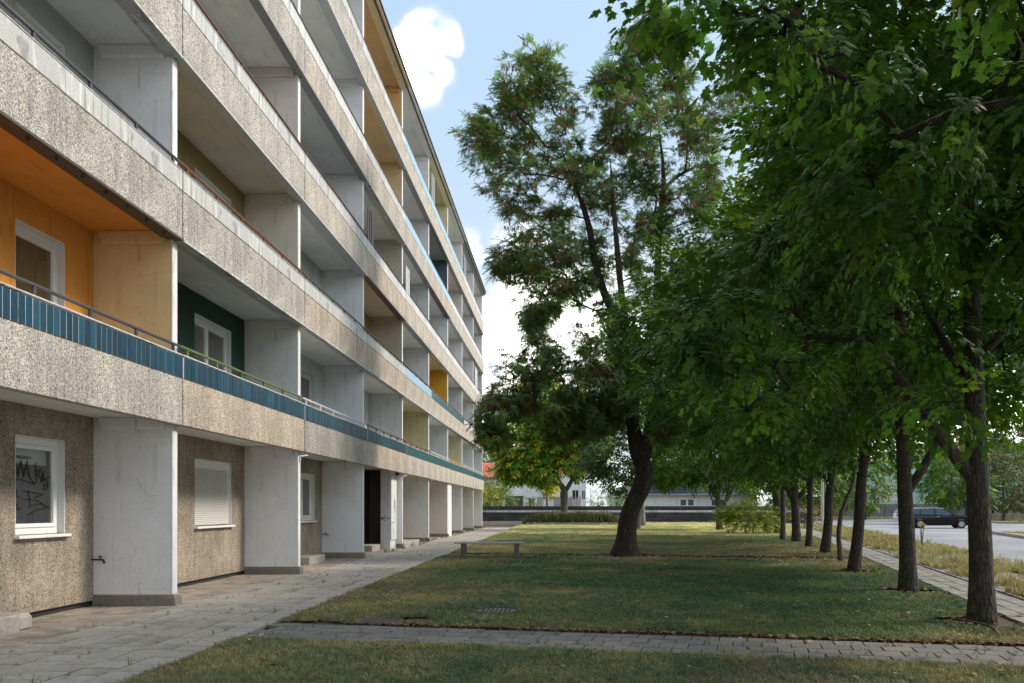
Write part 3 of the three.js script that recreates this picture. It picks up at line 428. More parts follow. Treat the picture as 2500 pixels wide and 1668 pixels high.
{
  const R = rng(31), S = struct('pavement', poly([[-3.74, -4], [-5.8, -4], [-5.8, 63], [-3.74, 63]], -0.042), jointMat), G = [0, 1, 2, 3].map((v) => slabGeo(0.325, 0.322, v)), rest = [[], [], [], [], []];
  for (let c = 0; c < 6; c++) for (let r = 0, off = (c % 2) * 0.17 + R() * 0.06; r < 196; r++) {
    const d = -4 + off + r * 0.3445, x = -3.74 - 0.172 - c * 0.345, v = Math.floor(R() * 5), y = -0.004 - 0.006 * R(), tx = (R() - 0.5) * 0.01, tz = (R() - 0.5) * 0.01;
    if (d > 62.8) continue;
    if (d > 5.9 && d < 22.6) { const m = shade(new THREE.Mesh(G[Math.floor(R() * 4)], slabMats[v])); m.name = 'slab'; m.position.set(x + (R() - 0.5) * 0.006, y, -d); m.rotation.set(tx, (R() - 0.5) * 0.02, tz); S.add(m); }
    else { const g = bx(x - 0.1625, x + 0.1625, y - 0.05, y, -d - 0.161, -d + 0.161, 0.005); rest[v].push(g); }
  }
  rest.forEach((l, i) => { const m = part(S, 'slab', mg(l), slabMats[i]); m.userData.kind = 'stuff'; });
  const inner = struct('loggia_paving', poly([[-5.8, -4], [-7.14, -4], [-7.14, 62], [-5.8, 62]], -0.034), jointMat), il = [[], [], []];
  for (let c = 0; c < 6; c++) for (let r = 0; r < 315; r++) { const d = -4 + r * 0.209 + (c % 2) * 0.1, x = -5.915 - c * 0.226, y = -0.008 - 0.007 * R(); il[Math.floor(R() * 3)].push(bx(x - 0.11, x + 0.11, y - 0.04, y, -d - 0.101, -d + 0.101, 0.004)); }
  il.forEach((l, i) => { part(inner, 'paver', mg(l), brownMats[i]).userData.kind = 'stuff'; });
  // crossing path
  const cross = struct('crossing_path', poly([xd(8.58, -5.95), xd(8.58, 3.46), xd(9.84, 3.46), xd(9.84, -5.7)], -0.031), jointMat), G2 = [0, 1, 2, 3].map((v) => slabGeo(0.299, 0.289, v));
  for (let r = 0; r < 4; r++) for (let c = 0; c < 32; c++) {
    const s = 8.62 + 0.15 + r * 0.3 + (R() - 0.5) * 0.01, t = -6.2 + c * 0.31 + (r % 2) * 0.155, [x, d] = xd(s, t); if (x < -3.72 || t > 3.4) continue;
    if (manholes.some(([mx, md, rr]) => Math.hypot(x - mx, d - md) < rr + 0.02)) continue;
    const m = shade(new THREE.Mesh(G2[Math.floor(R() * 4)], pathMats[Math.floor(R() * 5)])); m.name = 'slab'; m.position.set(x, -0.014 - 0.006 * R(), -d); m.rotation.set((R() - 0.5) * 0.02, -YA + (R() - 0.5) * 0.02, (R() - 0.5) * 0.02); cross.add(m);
  }
  // footpath behind the trees
  const foot = struct('footpath', poly([xd(-3, 3.44), xd(64, 3.44), xd(64, 4.34), xd(-3, 4.34)], -0.029), jointMat), G3 = [0, 1, 2, 3].map((v) => slabGeo(0.274, 0.325, v)), fr = [];
  for (let c = 0; c < 3; c++) for (let r = 0; r < 192; r++) {
    const s = -2.8 + r * 0.337 + (c % 2) * 0.16, t = 3.6 + c * 0.285, [x, d] = xd(s, t), y = -0.006 - 0.01 * R(); if (s > 63.6) continue;
    if (s > 11 && s < 29) { const m = shade(new THREE.Mesh(G3[Math.floor(R() * 4)], footMats[Math.floor(R() * 5)])); m.name = 'slab'; m.position.set(x, y, -d); m.rotation.set((R() - 0.5) * 0.03, -YA, (R() - 0.5) * 0.03); foot.add(m); }
    else { const g = slabGeo(0.279, 0.33, r % 4); g.rotateY(-YA); g.translate(x, y, -d); fr.push(g); }
  }
  part(foot, 'slab', mg(fr), footMats[1]).userData.kind = 'stuff';
  const ed = []; for (let r = 0; r < 62; r++) { const g = bx(-0.03, 0.03, -0.08, 0.002, -0.49, 0.49, 0.008); g.rotateY(-YA); const [x, d] = xd(-2 + r, 4.38); g.translate(x, 0.004 * R(), -d); ed.push(g); }
  part(foot, 'edging_stone', mg(ed), footMats[4]).userData.kind = 'stuff';
  for (const [i, [a, b]] of paths.entries()) if (i) struct('worn_path', poly([xd(a + 0.05, i === 1 ? -9.4 : -13.5), xd(a + 0.05, 3.44), xd(b - 0.1, 3.44), xd(b - 0.1, i === 1 ? -9.2 : -13.3)], -0.026), conc(0.17, 0.145, 0.115));
  // weeds in the joints, litter, fallen leaves
  const weeds = [], leaves = [];
  for (let i = 0; i < 360; i++) { const c = Math.floor(R() * 7), d = 6.5 + 26 * Math.pow(R(), 1.4), x = -3.74 - c * 0.345 + (R() - 0.5) * 0.04; weeds.push([x, -0.01, -d, R() * 6.28, 0.2 + 0.75 * Math.pow(R(), 5), [0.16 + 0.08 * R(), 0.19 + 0.05 * R(), 0.06]]); }
  for (let i = 0; i < 260; i++) { const [x, d] = xd(8.62 + 0.3 * Math.floor(R() * 5) + (R() - 0.5) * 0.03, -5.6 + 9 * R()); weeds.push([x, -0.012, -d, R() * 6.28, 0.25 + 0.5 * R() * R(), [0.14 + 0.05 * R(), 0.17, 0.05]]); }
  for (let i = 0; i < 60; i++) { const d = 27 + 34 * R(); weeds.push([-5.6 - 0.5 * R(), -0.01, -d, R() * 6.28, 1 + R(), [0.14, 0.16, 0.03]]); }
  tag(scatter('joint_weeds', tuftGeo(9, 7, 0.03, 0.15, 0.008), blade, weeds), 'small weeds growing in the paving joints', 'weeds');
  const lg = new THREE.Shape(); [[0, -0.06], [0.03, -0.03], [0.07, -0.035], [0.05, 0], [0.075, 0.03], [0.035, 0.03], [0.02, 0.07], [0, 0.05], [-0.02, 0.075], [-0.035, 0.03], [-0.075, 0.03], [-0.05, 0], [-0.07, -0.03], [-0.03, -0.03]].forEach(([x, y], i) => (i ? lg.lineTo(x, y) : lg.moveTo(x, y)));
  const leafG = new THREE.ShapeGeometry(lg); leafG.rotateX(-Math.PI / 2); { const p = leafG.attributes.position; for (let i = 0; i < p.count; i++) p.setY(i, 0.35 * Math.abs(p.getX(i)) + 0.012); leafG.computeVertexNormals(); }
  const lc = [[0.2, 0.1, 0.05], [0.3, 0.22, 0.08], [0.36, 0.32, 0.2], [0.22, 0.07, 0.035], [0.14, 0.08, 0.045], [0.24, 0.24, 0.07]];
  for (let i = 0; i < 420; i++) { const d = 7 + 40 * Math.pow(R(), 1.2), x = -3.5 + R() * (6.5 + d * 0.2); leaves.push([x, 0.012 + 0.02 * R(), -d, R() * 6.28, 0.28 + 0.38 * R(), lc[Math.floor(R() * 6)], (R() - 0.5) * 0.9]); }
  for (let i = 0; i < 2200; i++) { const [x, d] = xd(9.86 + 0.26 * R() * R(), -5 + 8.4 * R()); leaves.push([x, -0.02 + 0.02 * R(), -d, R() * 6.28, 0.25 + 0.3 * R(), lc[[0, 4, 4, 1][Math.floor(R() * 4)]].map((k) => k * 0.8), (R() - 0.5) * 1.5]); }
  for (let i = 0; i < 1600; i++) { const w = i % 2 ? paths[1] : paths[2], [x, d] = xd(w[0] + (w[1] - w[0] + 0.25) * R(), -9 + 12.4 * R()); leaves.push([x, -0.02 + 0.02 * R(), -d, R() * 6.28, 0.4 + 0.4 * R(), lc[[0, 4, 4, 4, 1][Math.floor(R() * 5)]], (R() - 0.5) * 1.2]); }
  for (let i = 0; i < 1100; i++) { const [tx, td, r] = trunks[Math.floor(R() * trunks.length)], a = R() * 6.28, q = 0.25 + r * 1.7 * R(); leaves.push([tx + q * Math.cos(a), -0.005 + 0.02 * R(), -(td + q * Math.sin(a)), R() * 6.28, 0.3 + 0.3 * R(), lc[[0, 4, 4, 1][Math.floor(R() * 4)]], (R() - 0.5) * 1.2]); }
  for (let i = 0; i < 60; i++) leaves.push([-3.8 - 3.2 * R(), 0.004, -(6.5 + 25 * R()), R() * 6.28, 0.35 + 0.3 * R(), lc[Math.floor(R() * 6)], 0]);
  tag(scatter('fallen_leaves', leafG, std(0xffffff, { side: THREE.DoubleSide }), leaves), 'brown and yellow fallen leaves lying about the lawn and paths', 'leaves');
}
// manhole covers
for (const [i, [x, d, r]] of manholes.entries()) {
  const g = thing('manhole_cover', i ? 'rusty round manhole cover at the edge of the crossing path' : 'grey round manhole cover set in the lawn', 'manhole cover', [x, 0, -d], 'round manhole covers');
  part(g, 'ring', (() => { const q = new THREE.LatheGeometry([[r - 0.045, -0.05], [r - 0.045, 0.012], [r, 0.014], [r + 0.004, 0.006], [r + 0.01, -0.05]].map(([a, b]) => new THREE.Vector2(a, b)), 36); q.translate(x, 0, -d); return uvWorld(q); })(), i ? M.brownMetal : M.iron);
  const lid = part(g, 'lid', cyl(x, -0.05, 0.004, -d, r - 0.048, r - 0.052, 36), i ? std(C(0.1, 0.075, 0.055), { bumpMap: fineBump, bumpScale: 0.03 }) : std(C(0.15, 0.145, 0.14), { bumpMap: fineBump, bumpScale: 0.03 }));
  const studs = []; for (let a = -4; a <= 4; a++) for (let b = -4; b <= 4; b++) if (a * a + b * b < 15) studs.push(bx(x + a * 0.062 - 0.018, x + a * 0.062 + 0.018, 0.003, 0.01, -d + b * 0.062 - 0.018, -d + b * 0.062 + 0.018, 0.003));
  part(lid, 'studs', mg(studs), i ? M.brownMetal : M.iron).userData.kind = 'stuff';
}
// bench: two boards on two posts
{
  const d = 24.4, x0 = -3.18, x1 = -1.1, b = thing('park_bench', 'backless bench with two pale boards on dark concrete posts', 'bench', [(x0 + x1) / 2, 0, -d]);
  const wood = tex(256, (u, v) => 0.55 + 0.35 * (pf(u * 0.15, v, 20, 4, 141) - 0.5) + 0.15 * (pn(u, v, 120, 5) - 0.5), { size: 0.8 });
  const board = std(C(0.7, 0.71, 0.73), { map: wood, roughness: 0.7 });
  part(b, 'seat_board', bx(x0, x1, 0.435, 0.475, -d + 0.01, -d + 0.19, 0.008), board); part(b, 'seat_board', bx(x0 + 0.05, x1 - 0.1, 0.44, 0.48, -d - 0.19, -d - 0.01, 0.008), board);
  for (const x of [x0 + 0.2, x1 - 0.34]) { const g = bx(x, x + 0.14, -0.05, 0.435, -d - 0.16, -d + 0.16, 0.012), p = g.attributes.position; for (let i = 0; i < p.count; i++) if (p.getY(i) < 0.2) p.setX(i, x + 0.07 + (p.getX(i) - x - 0.07) * 0.88); part(b, 'post', g, M.dark); }
}
// fallen branch by the first trunk
{ const pts = [V(4.97, 0.04, -10.75), V(5.05, 0.06, -10.4), V(5.12, 0.04, -10.05), V(5.02, 0.02, -9.74)], g = new THREE.TubeGeometry(new THREE.CatmullRomCurve3(pts), 20, 0.013, 6); single('fallen_branch', uvWorld(g), std(C(0.05, 0.04, 0.032)), [5, 0, -10.2], 'thin dark fallen branch lying in the grass by the nearest trunk', 'branch'); }

// ---------- verge, road and kerbs on the right ----------
const roadMap = tex(1024, (u, v) => { const a = pf(u, v, 5, 6, 151), f = pn(u, v, 330, 155), cr = Math.abs(pf(u, v, 7, 5, 157) - 0.5); return (0.62 + 0.5 * (a - 0.5) + 0.3 * (f - 0.5)) * (cr < 0.006 ? 0.55 : 1); }, { size: 9 });
const roadMat = std(C(0.36, 0.365, 0.38), { map: roadMap, bumpMap: fineBump, bumpScale: 0.006, roughness: 0.85 });
struct('road', poly([xd(-8, 7.05), xd(70, 7.05), xd(112, 6), [62, 112], [47, 96], [41, 79], [60, 66], [140, 60], [140, -10], [10, -10]], -0.03), roadMat);
struct('verge', poly([xd(-8, 4.41), xd(70, 4.41), xd(70, 7.0), xd(-8, 7.0)], -0.02), std(C(1.7, 1.5, 1.0), { map: earth, bumpMap: fineBump, bumpScale: 0.03, roughness: 1 }));
struct('far_verge', mg([prism([[24, 112], [64, 112], [47, 96.5], [41.5, 79.5], [61, 66.5], [141, 60.5], [150, 200], [24, 200]], -0.06, 0.12, 0.03)]), std(C(1.5, 1.7, 0.85), { map: earth, bumpMap: fineBump, bumpScale: 0.03, roughness: 1 }));
{
  const R = rng(91), straw = [], stones = [], tall = [];
  for (let i = 0; i < 26000; i++) { const s = 8 + 60 * Math.pow(R(), 1.5), t = 4.4 + 2.75 * R(), n = n2(s * 0.9, t * 1.6, 3, 12); if (n < 0.545 && R() < 0.93) continue; const [x, d] = xd(s, t), k = 0.7 + 0.7 * R(), gr = R() < 0.3; straw.push([x, -0.02, -d, R() * 6.28, 1 + 0.6 * R() + s * 0.012, gr ? [0.13 * k, 0.15 * k, 0.04 * k] : [0.42 * k, 0.35 * k, 0.13 * k]]); }
  for (let i = 0; i < 900; i++) { const s = 9 + 50 * Math.pow(R(), 1.4), t = 4.5 + 2.7 * R(), [x, d] = xd(s, t), k = 0.7 + 0.6 * R(); tall.push([x, -0.02, -d, R() * 6.28, 0.7 + 0.8 * R(), [0.33 * k, 0.3 * k, 0.1 * k]]); }
  for (let s = 9; s < 34; s += 0.122) for (let t = 4.45; t < 7.05; t += 0.122) { const [x, d] = xd(s + 0.02 * R(), t + (Math.round(s / 0.122) % 2) * 0.06), k = 0.75 + 0.4 * R(); stones.push([x, -0.012 - 0.012 * R(), -d, -YA + (R() - 0.5) * 0.2, 1, [k, k * 0.99, k * 0.97]]); }
  tag(scatter('verge_grass', tuftGeo(12, 8, 0.05, 0.11, 0.006), blade, straw), 'dry straw-coloured grass on the verge beside the road', 'grass');
  tag(scatter('tall_verge_grass', tuftGeo(13, 10, 0.05, 0.34, 0.007), blade, tall), 'tall dry grass stalks standing on the verge', 'grass');
  tag(scatter('cobbles', bx(-0.052, 0.052, -0.05, 0.01, -0.052, 0.052, 0.012), conc(0.36, 0.35, 0.33), stones), 'worn cobblestones showing through the verge', 'cobbles');
  const kerb = (pts, name) => { const l = []; for (let i = 0; i + 1 < pts.length; i++) { const [a, b] = [pts[i], pts[i + 1]], L = Math.hypot(b[0] - a[0], b[1] - a[1]), n = Math.max(1, Math.round(L / 1.0)); for (let k = 0; k < n; k++) { const g = bx(-0.07, 0.07, -0.06, 0.13, -(L / n) / 2 + 0.006, L / n / 2 - 0.006, 0.02); g.rotateY(Math.atan2(b[0] - a[0], -(b[1] - a[1]))); const f = (k + 0.5) / n; g.translate(lerp(a[0], b[0], f), 0, -lerp(a[1], b[1], f)); l.push(g); } } const m = struct(name, l.shift(), slabMats[2]); part(m, 'kerb_stone', mg(l), slabMats[2]).userData.kind = 'stuff'; };
  kerb([[24, 111.9], [62.2, 111.9], [46.9, 96.3], [41.2, 79.2], [60.4, 66.2], [120, 61.6]], 'kerb');
  kerb([[24.6, 48.2], [22.1, 40.2], [24, 33], [34, 30]], 'kerb');
  struct('traffic_island', prism([[24.6, 48.2], [22.1, 40.2], [24, 33], [60, 28], [60, 46]], -0.05, 0.1, 0.02), std(C(1.7, 1.6, 1.0), { map: earth, roughness: 1 }));
  const isl = []; for (let i = 0; i < 7000; i++) { const d = 30 + 17 * R(), x = 22.6 + 14 * R(); if (x < 24 - 0 + (40 - d) * -0.05) continue; const k = 0.7 + 0.6 * R(); isl.push([x, 0.09, -d, R() * 6.28, 1.8, [0.3 * k, 0.26 * k, 0.08 * k]]); }
  for (let i = 0; i < 16000; i++) { const d = 66 + 70 * R(), x = 24 + 80 * R(); if (d < 112 && (x < 43 + (d - 80) * 0.34 || (x > 43 && d < 80 - (x - 41) * 0.66 + 2))) continue; const k = 0.7 + 0.6 * R(), gr = R() < 0.55; isl.push([x, 0.11, -d, R() * 6.28, 4, gr ? [0.13 * k, 0.19 * k, 0.05 * k] : [0.3 * k, 0.27 * k, 0.09 * k]]); }
  tag(scatter('roadside_grass', tuftGeo(14, 8, 0.06, 0.05, 0.009), blade, isl), 'sunlit roadside grass beyond the kerbs', 'grass');
}

// ---------- trees ----------
const F = 2051, at = (px, py, d) => V(((px - 1377) * d) / F, EYE - ((py - 1239.5) * d) / F, -d);   // a direction from the lens carried to a real distance
const barkTex = (r, g, b, per) => { const f = (u, v) => { const w = pf(u, v, 6, 3, 161) * 0.12; return Math.abs(pf(u + w, v * 0.5 + w * 0.3, per, 4, 163) - 0.5) * 2; }; return { map: tex(512, (u, v) => { const k = 0.45 + 1.1 * f(u, v) + 0.35 * (pn(u, v, 90, 167) - 0.5), m = sm(0.58, 0.75, pf(u, v, 5, 4, 169)); return [lerp(r, r * 0.8, m) * k, lerp(g, g * 1.15, m) * k, lerp(b, b * 0.7, m) * k]; }), bump: tex(512, (u, v) => clamp(f(u, v) * 1.3), { srgb: false }) }; };
const bark = (() => { const t = barkTex(0.085, 0.07, 0.055, 14); return std(C(1, 1, 1), { map: t.map, bumpMap: t.bump, bumpScale: 0.05, roughness: 0.95 }); })();
const barkRough = (() => { const t = barkTex(0.095, 0.072, 0.053, 9); return std(C(1, 1, 1), { map: t.map, bumpMap: t.bump, bumpScale: 0.09, roughness: 0.95 }); })();
const barkPale = (() => { const t = barkTex(0.3, 0.28, 0.25, 8); return std(C(1, 1, 1), { map: t.map, bumpMap: t.bump, bumpScale: 0.02, roughness: 0.9 }); })();
const barkGrey = (() => { const t = barkTex(0.12, 0.105, 0.085, 12); return std(C(1, 1, 1), { map: t.map, bumpMap: t.bump, bumpScale: 0.02, roughness: 0.9 }); })();

function tube(pts, rad, seg, rough = 0, seed = 0) {
  const n = pts.length, pos = [], nor = [], uv = [], idx = []; let len = 0, N = V(1, 0, 0);
  for (let i = 0; i < n; i++) {
    const t = pts[Math.min(i + 1, n - 1)].clone().sub(pts[Math.max(i - 1, 0)]).normalize(); if (i) len += pts[i].distanceTo(pts[i - 1]);
    N = N.clone().sub(t.clone().multiplyScalar(N.dot(t))); if (N.lengthSq() < 1e-4) N = V(0, 0, 1).sub(t.clone().multiplyScalar(t.z)); N.normalize(); const Bn = t.clone().cross(N);
    for (let k = 0; k <= seg; k++) { const a = (k / seg) * Math.PI * 2, c = Math.cos(a), s = Math.sin(a), o = N.clone().multiplyScalar(c).addScaledVector(Bn, s), kk = k % seg, r = rad[i] * (1 + rough * ((fbm3(Math.cos(a) * 2.2 + seed, len * 0.9, Math.sin(a) * 2.2, 3) - 0.5) * 1.6 + 0.35 * Math.sin(a * 5 + len * 0.8 + seed))); void kk; pos.push(pts[i].x + o.x * r, pts[i].y + o.y * r, pts[i].z + o.z * r); nor.push(o.x, o.y, o.z); uv.push((k / seg) * Math.max(0.4, Math.round(rad[0] * 6.3 / 0.5)) , len / 1.0); }
    if (i) for (let k = 0; k < seg; k++) { const a = (i - 1) * (seg + 1) + k, b = a + seg + 1; idx.push(a, a + 1, b, b, a + 1, b + 1); }
  }
  const g = new THREE.BufferGeometry(); g.setAttribute('position', new THREE.Float32BufferAttribute(pos, 3)); g.setAttribute('normal', new THREE.Float32BufferAttribute(nor, 3)); g.setAttribute('uv', new THREE.Float32BufferAttribute(uv, 2)); g.setIndex(idx);
  return g.toNonIndexed();
}
// leaves
const mapleHalf = [[0, 0], [-0.1, 0.14], [-0.02, 0.2], [-0.07, 0.37], [0.1, 0.28], [0.2, 0.31], [0.37, 0.55], [0.42, 0.4], [0.57, 0.45], [0.51, 0.19], [0.68, 0.24], [0.76, 0.13], [1, 0]];
function leafTris(out, base, dir, up, size, half, fold, droop, R) {
  const f = dir.clone().normalize(), s = f.clone().cross(up).normalize(), u = s.clone().cross(f).normalize(), curl = (R() - 0.5) * 0.3;
  const P = (x, z) => base.clone().addScaledVector(f, x * size).addScaledVector(s, z * size).addScaledVector(u, (fold * Math.abs(z) - droop * x * x + curl * z * x) * size).toArray();
  const c = P(0.28, 0);
  for (const sg of [1, -1]) for (let i = 0; i + 1 < half.length; i++) { const a = P(half[i][0], sg * half[i][1]), b = P(half[i + 1][0], sg * half[i + 1][1]); out.push(...(sg > 0 ? [...c, ...a, ...b] : [...c, ...b, ...a])); }
}
function geoOf(pos) { const g = new THREE.BufferGeometry(); g.setAttribute('position', new THREE.Float32BufferAttribute(pos, 3)); g.computeVertexNormals(); return g; }
function mapleSpray(seed, n, size, half = mapleHalf) {    // leaves set along a twig that runs in +x
  const R = rng(seed), out = [];
  for (let i = 0; i < n; i++) { const t = (i + 0.7) / n, a = (i % 2 ? 1 : -1) * (0.5 + 0.7 * R()) * (i === n - 1 ? 0.1 : 1), b = V(t * 0.36, (R() - 0.5) * 0.05, (R() - 0.5) * 0.06), d = V(Math.cos(a), 0.1 - 0.55 * R(), Math.sin(a)); b.addScaledVector(d.clone().normalize(), 0.05 + 0.06 * R()); leafTris(out, b, d, V((R() - 0.5) * 0.6, 1, (R() - 0.5) * 0.6), size * (0.75 + 0.5 * R()), half, -0.12, 0.18, R); }
  return geoOf(out);
}
function pinnateSpray(seed, n) {
  const R = rng(seed), out = [], dia = [[0, 0], [0.25, 0.22], [0.7, 0.24], [1, 0]];
  for (let i = 0; i < n; i++) {
    const a = (i / n) * 6.28 + R(), el = (R() - 0.35) * 1.2, dir = V(Math.cos(a) * Math.cos(el) + 0.5, Math.sin(el) - 0.1, Math.sin(a) * Math.cos(el)).normalize(), L = 0.17 + 0.1 * R(), o = V(0.16 * R(), 0.04 * (R() - 0.5), 0.1 * (R() - 0.5));
    const s = dir.clone().cross(V(0, 1, 0)).normalize();
    for (let k = 0; k < 7; k++) { const t = (k + 1) / 7, p = o.clone().addScaledVector(dir, L * t).add(V(0, -0.09 * t * t, 0)); for (const sg of [1, -1]) leafTris(out, p, s.clone().multiplyScalar(sg).addScaledVector(dir, 0.5).add(V(0, -0.15, 0)), V((R() - 0.5) * 0.5, 1, (R() - 0.5) * 0.5), 0.042 + 0.012 * R(), dia.slice(0, 4), -0.1, 0.1, R); }
  }
  return geoOf(out);
}
function podSpray(seed) {
  const R = rng(seed), out = [], pod = [[0, 0], [0.15, 0.1], [0.8, 0.11], [1, 0]];
  for (let i = 0; i < 13; i++) leafTris(out, V((R() - 0.5) * 0.24, (R() - 0.5) * 0.06, (R() - 0.5) * 0.16), V((R() - 0.5) * 0.5, -1, (R() - 0.5) * 0.5), V(R() - 0.5, 0.1, R() - 0.5), 0.095 + 0.03 * R(), pod, -0.1, 0.05, R);
  return geoOf(out);
}
function strandSpray(seed) {
  const R = rng(seed), out = [], leaf = [[0, 0], [0.2, 0.34], [0.5, 0.32], [1, 0]];
  for (let q = 0; q < 3; q++) { const o = V((R() - 0.5) * 0.3, 0, (R() - 0.5) * 0.3); for (let i = 0; i < 20; i++) leafTris(out, o.clone().add(V((R() - 0.5) * 0.1, -i * 0.06, (R() - 0.5) * 0.1)), V(R() - 0.5, -0.9, R() - 0.5), V(R() - 0.5, 0.4, R() - 0.5), 0.06 + 0.02 * R(), leaf, -0.1, 0.1, R); }
  return geoOf(out);
}
const ovalHalf = [[0, 0], [0.2, 0.24], [0.5, 0.3], [0.8, 0.18], [1, 0]];
const sprays = { maple: [1, 2, 3].map((s) => mapleSpray(200 + s, 15, 0.083)), oval: [1, 2].map((s) => mapleSpray(220 + s, 10, 0.13, ovalHalf)), pinnate: [1, 2].map((s) => pinnateSpray(240 + s, 7)), pod: [podSpray(250)], strand: [1, 2].map((s) => strandSpray(260 + s)) };
const leafMat = (r, g, b, tr = 0.42, o = {}) => new THREE.MeshPhysicalMaterial({ color: C(r, g, b), roughness: 0.7, transmission: tr, thickness: 0, side: THREE.DoubleSide, specularIntensity: 0.4, clearcoat: 0.1, clearcoatRoughness: 0.35, ...o });
const LM = { maple: leafMat(0.085, 0.195, 0.014, 0.46), locust: leafMat(0.13, 0.225, 0.05, 0.48), pod: leafMat(0.25, 0.12, 0.065, 0.3), gold: leafMat(0.42, 0.46, 0.025, 0.58), birch: leafMat(0.1, 0.15, 0.05, 0.4), dark: leafMat(0.075, 0.13, 0.035, 0.4), fresh: leafMat(0.15, 0.24, 0.04, 0.45), lime: leafMat(0.27, 0.33, 0.03, 0.45), sage: leafMat(0.12, 0.14, 0.055, 0.3) };

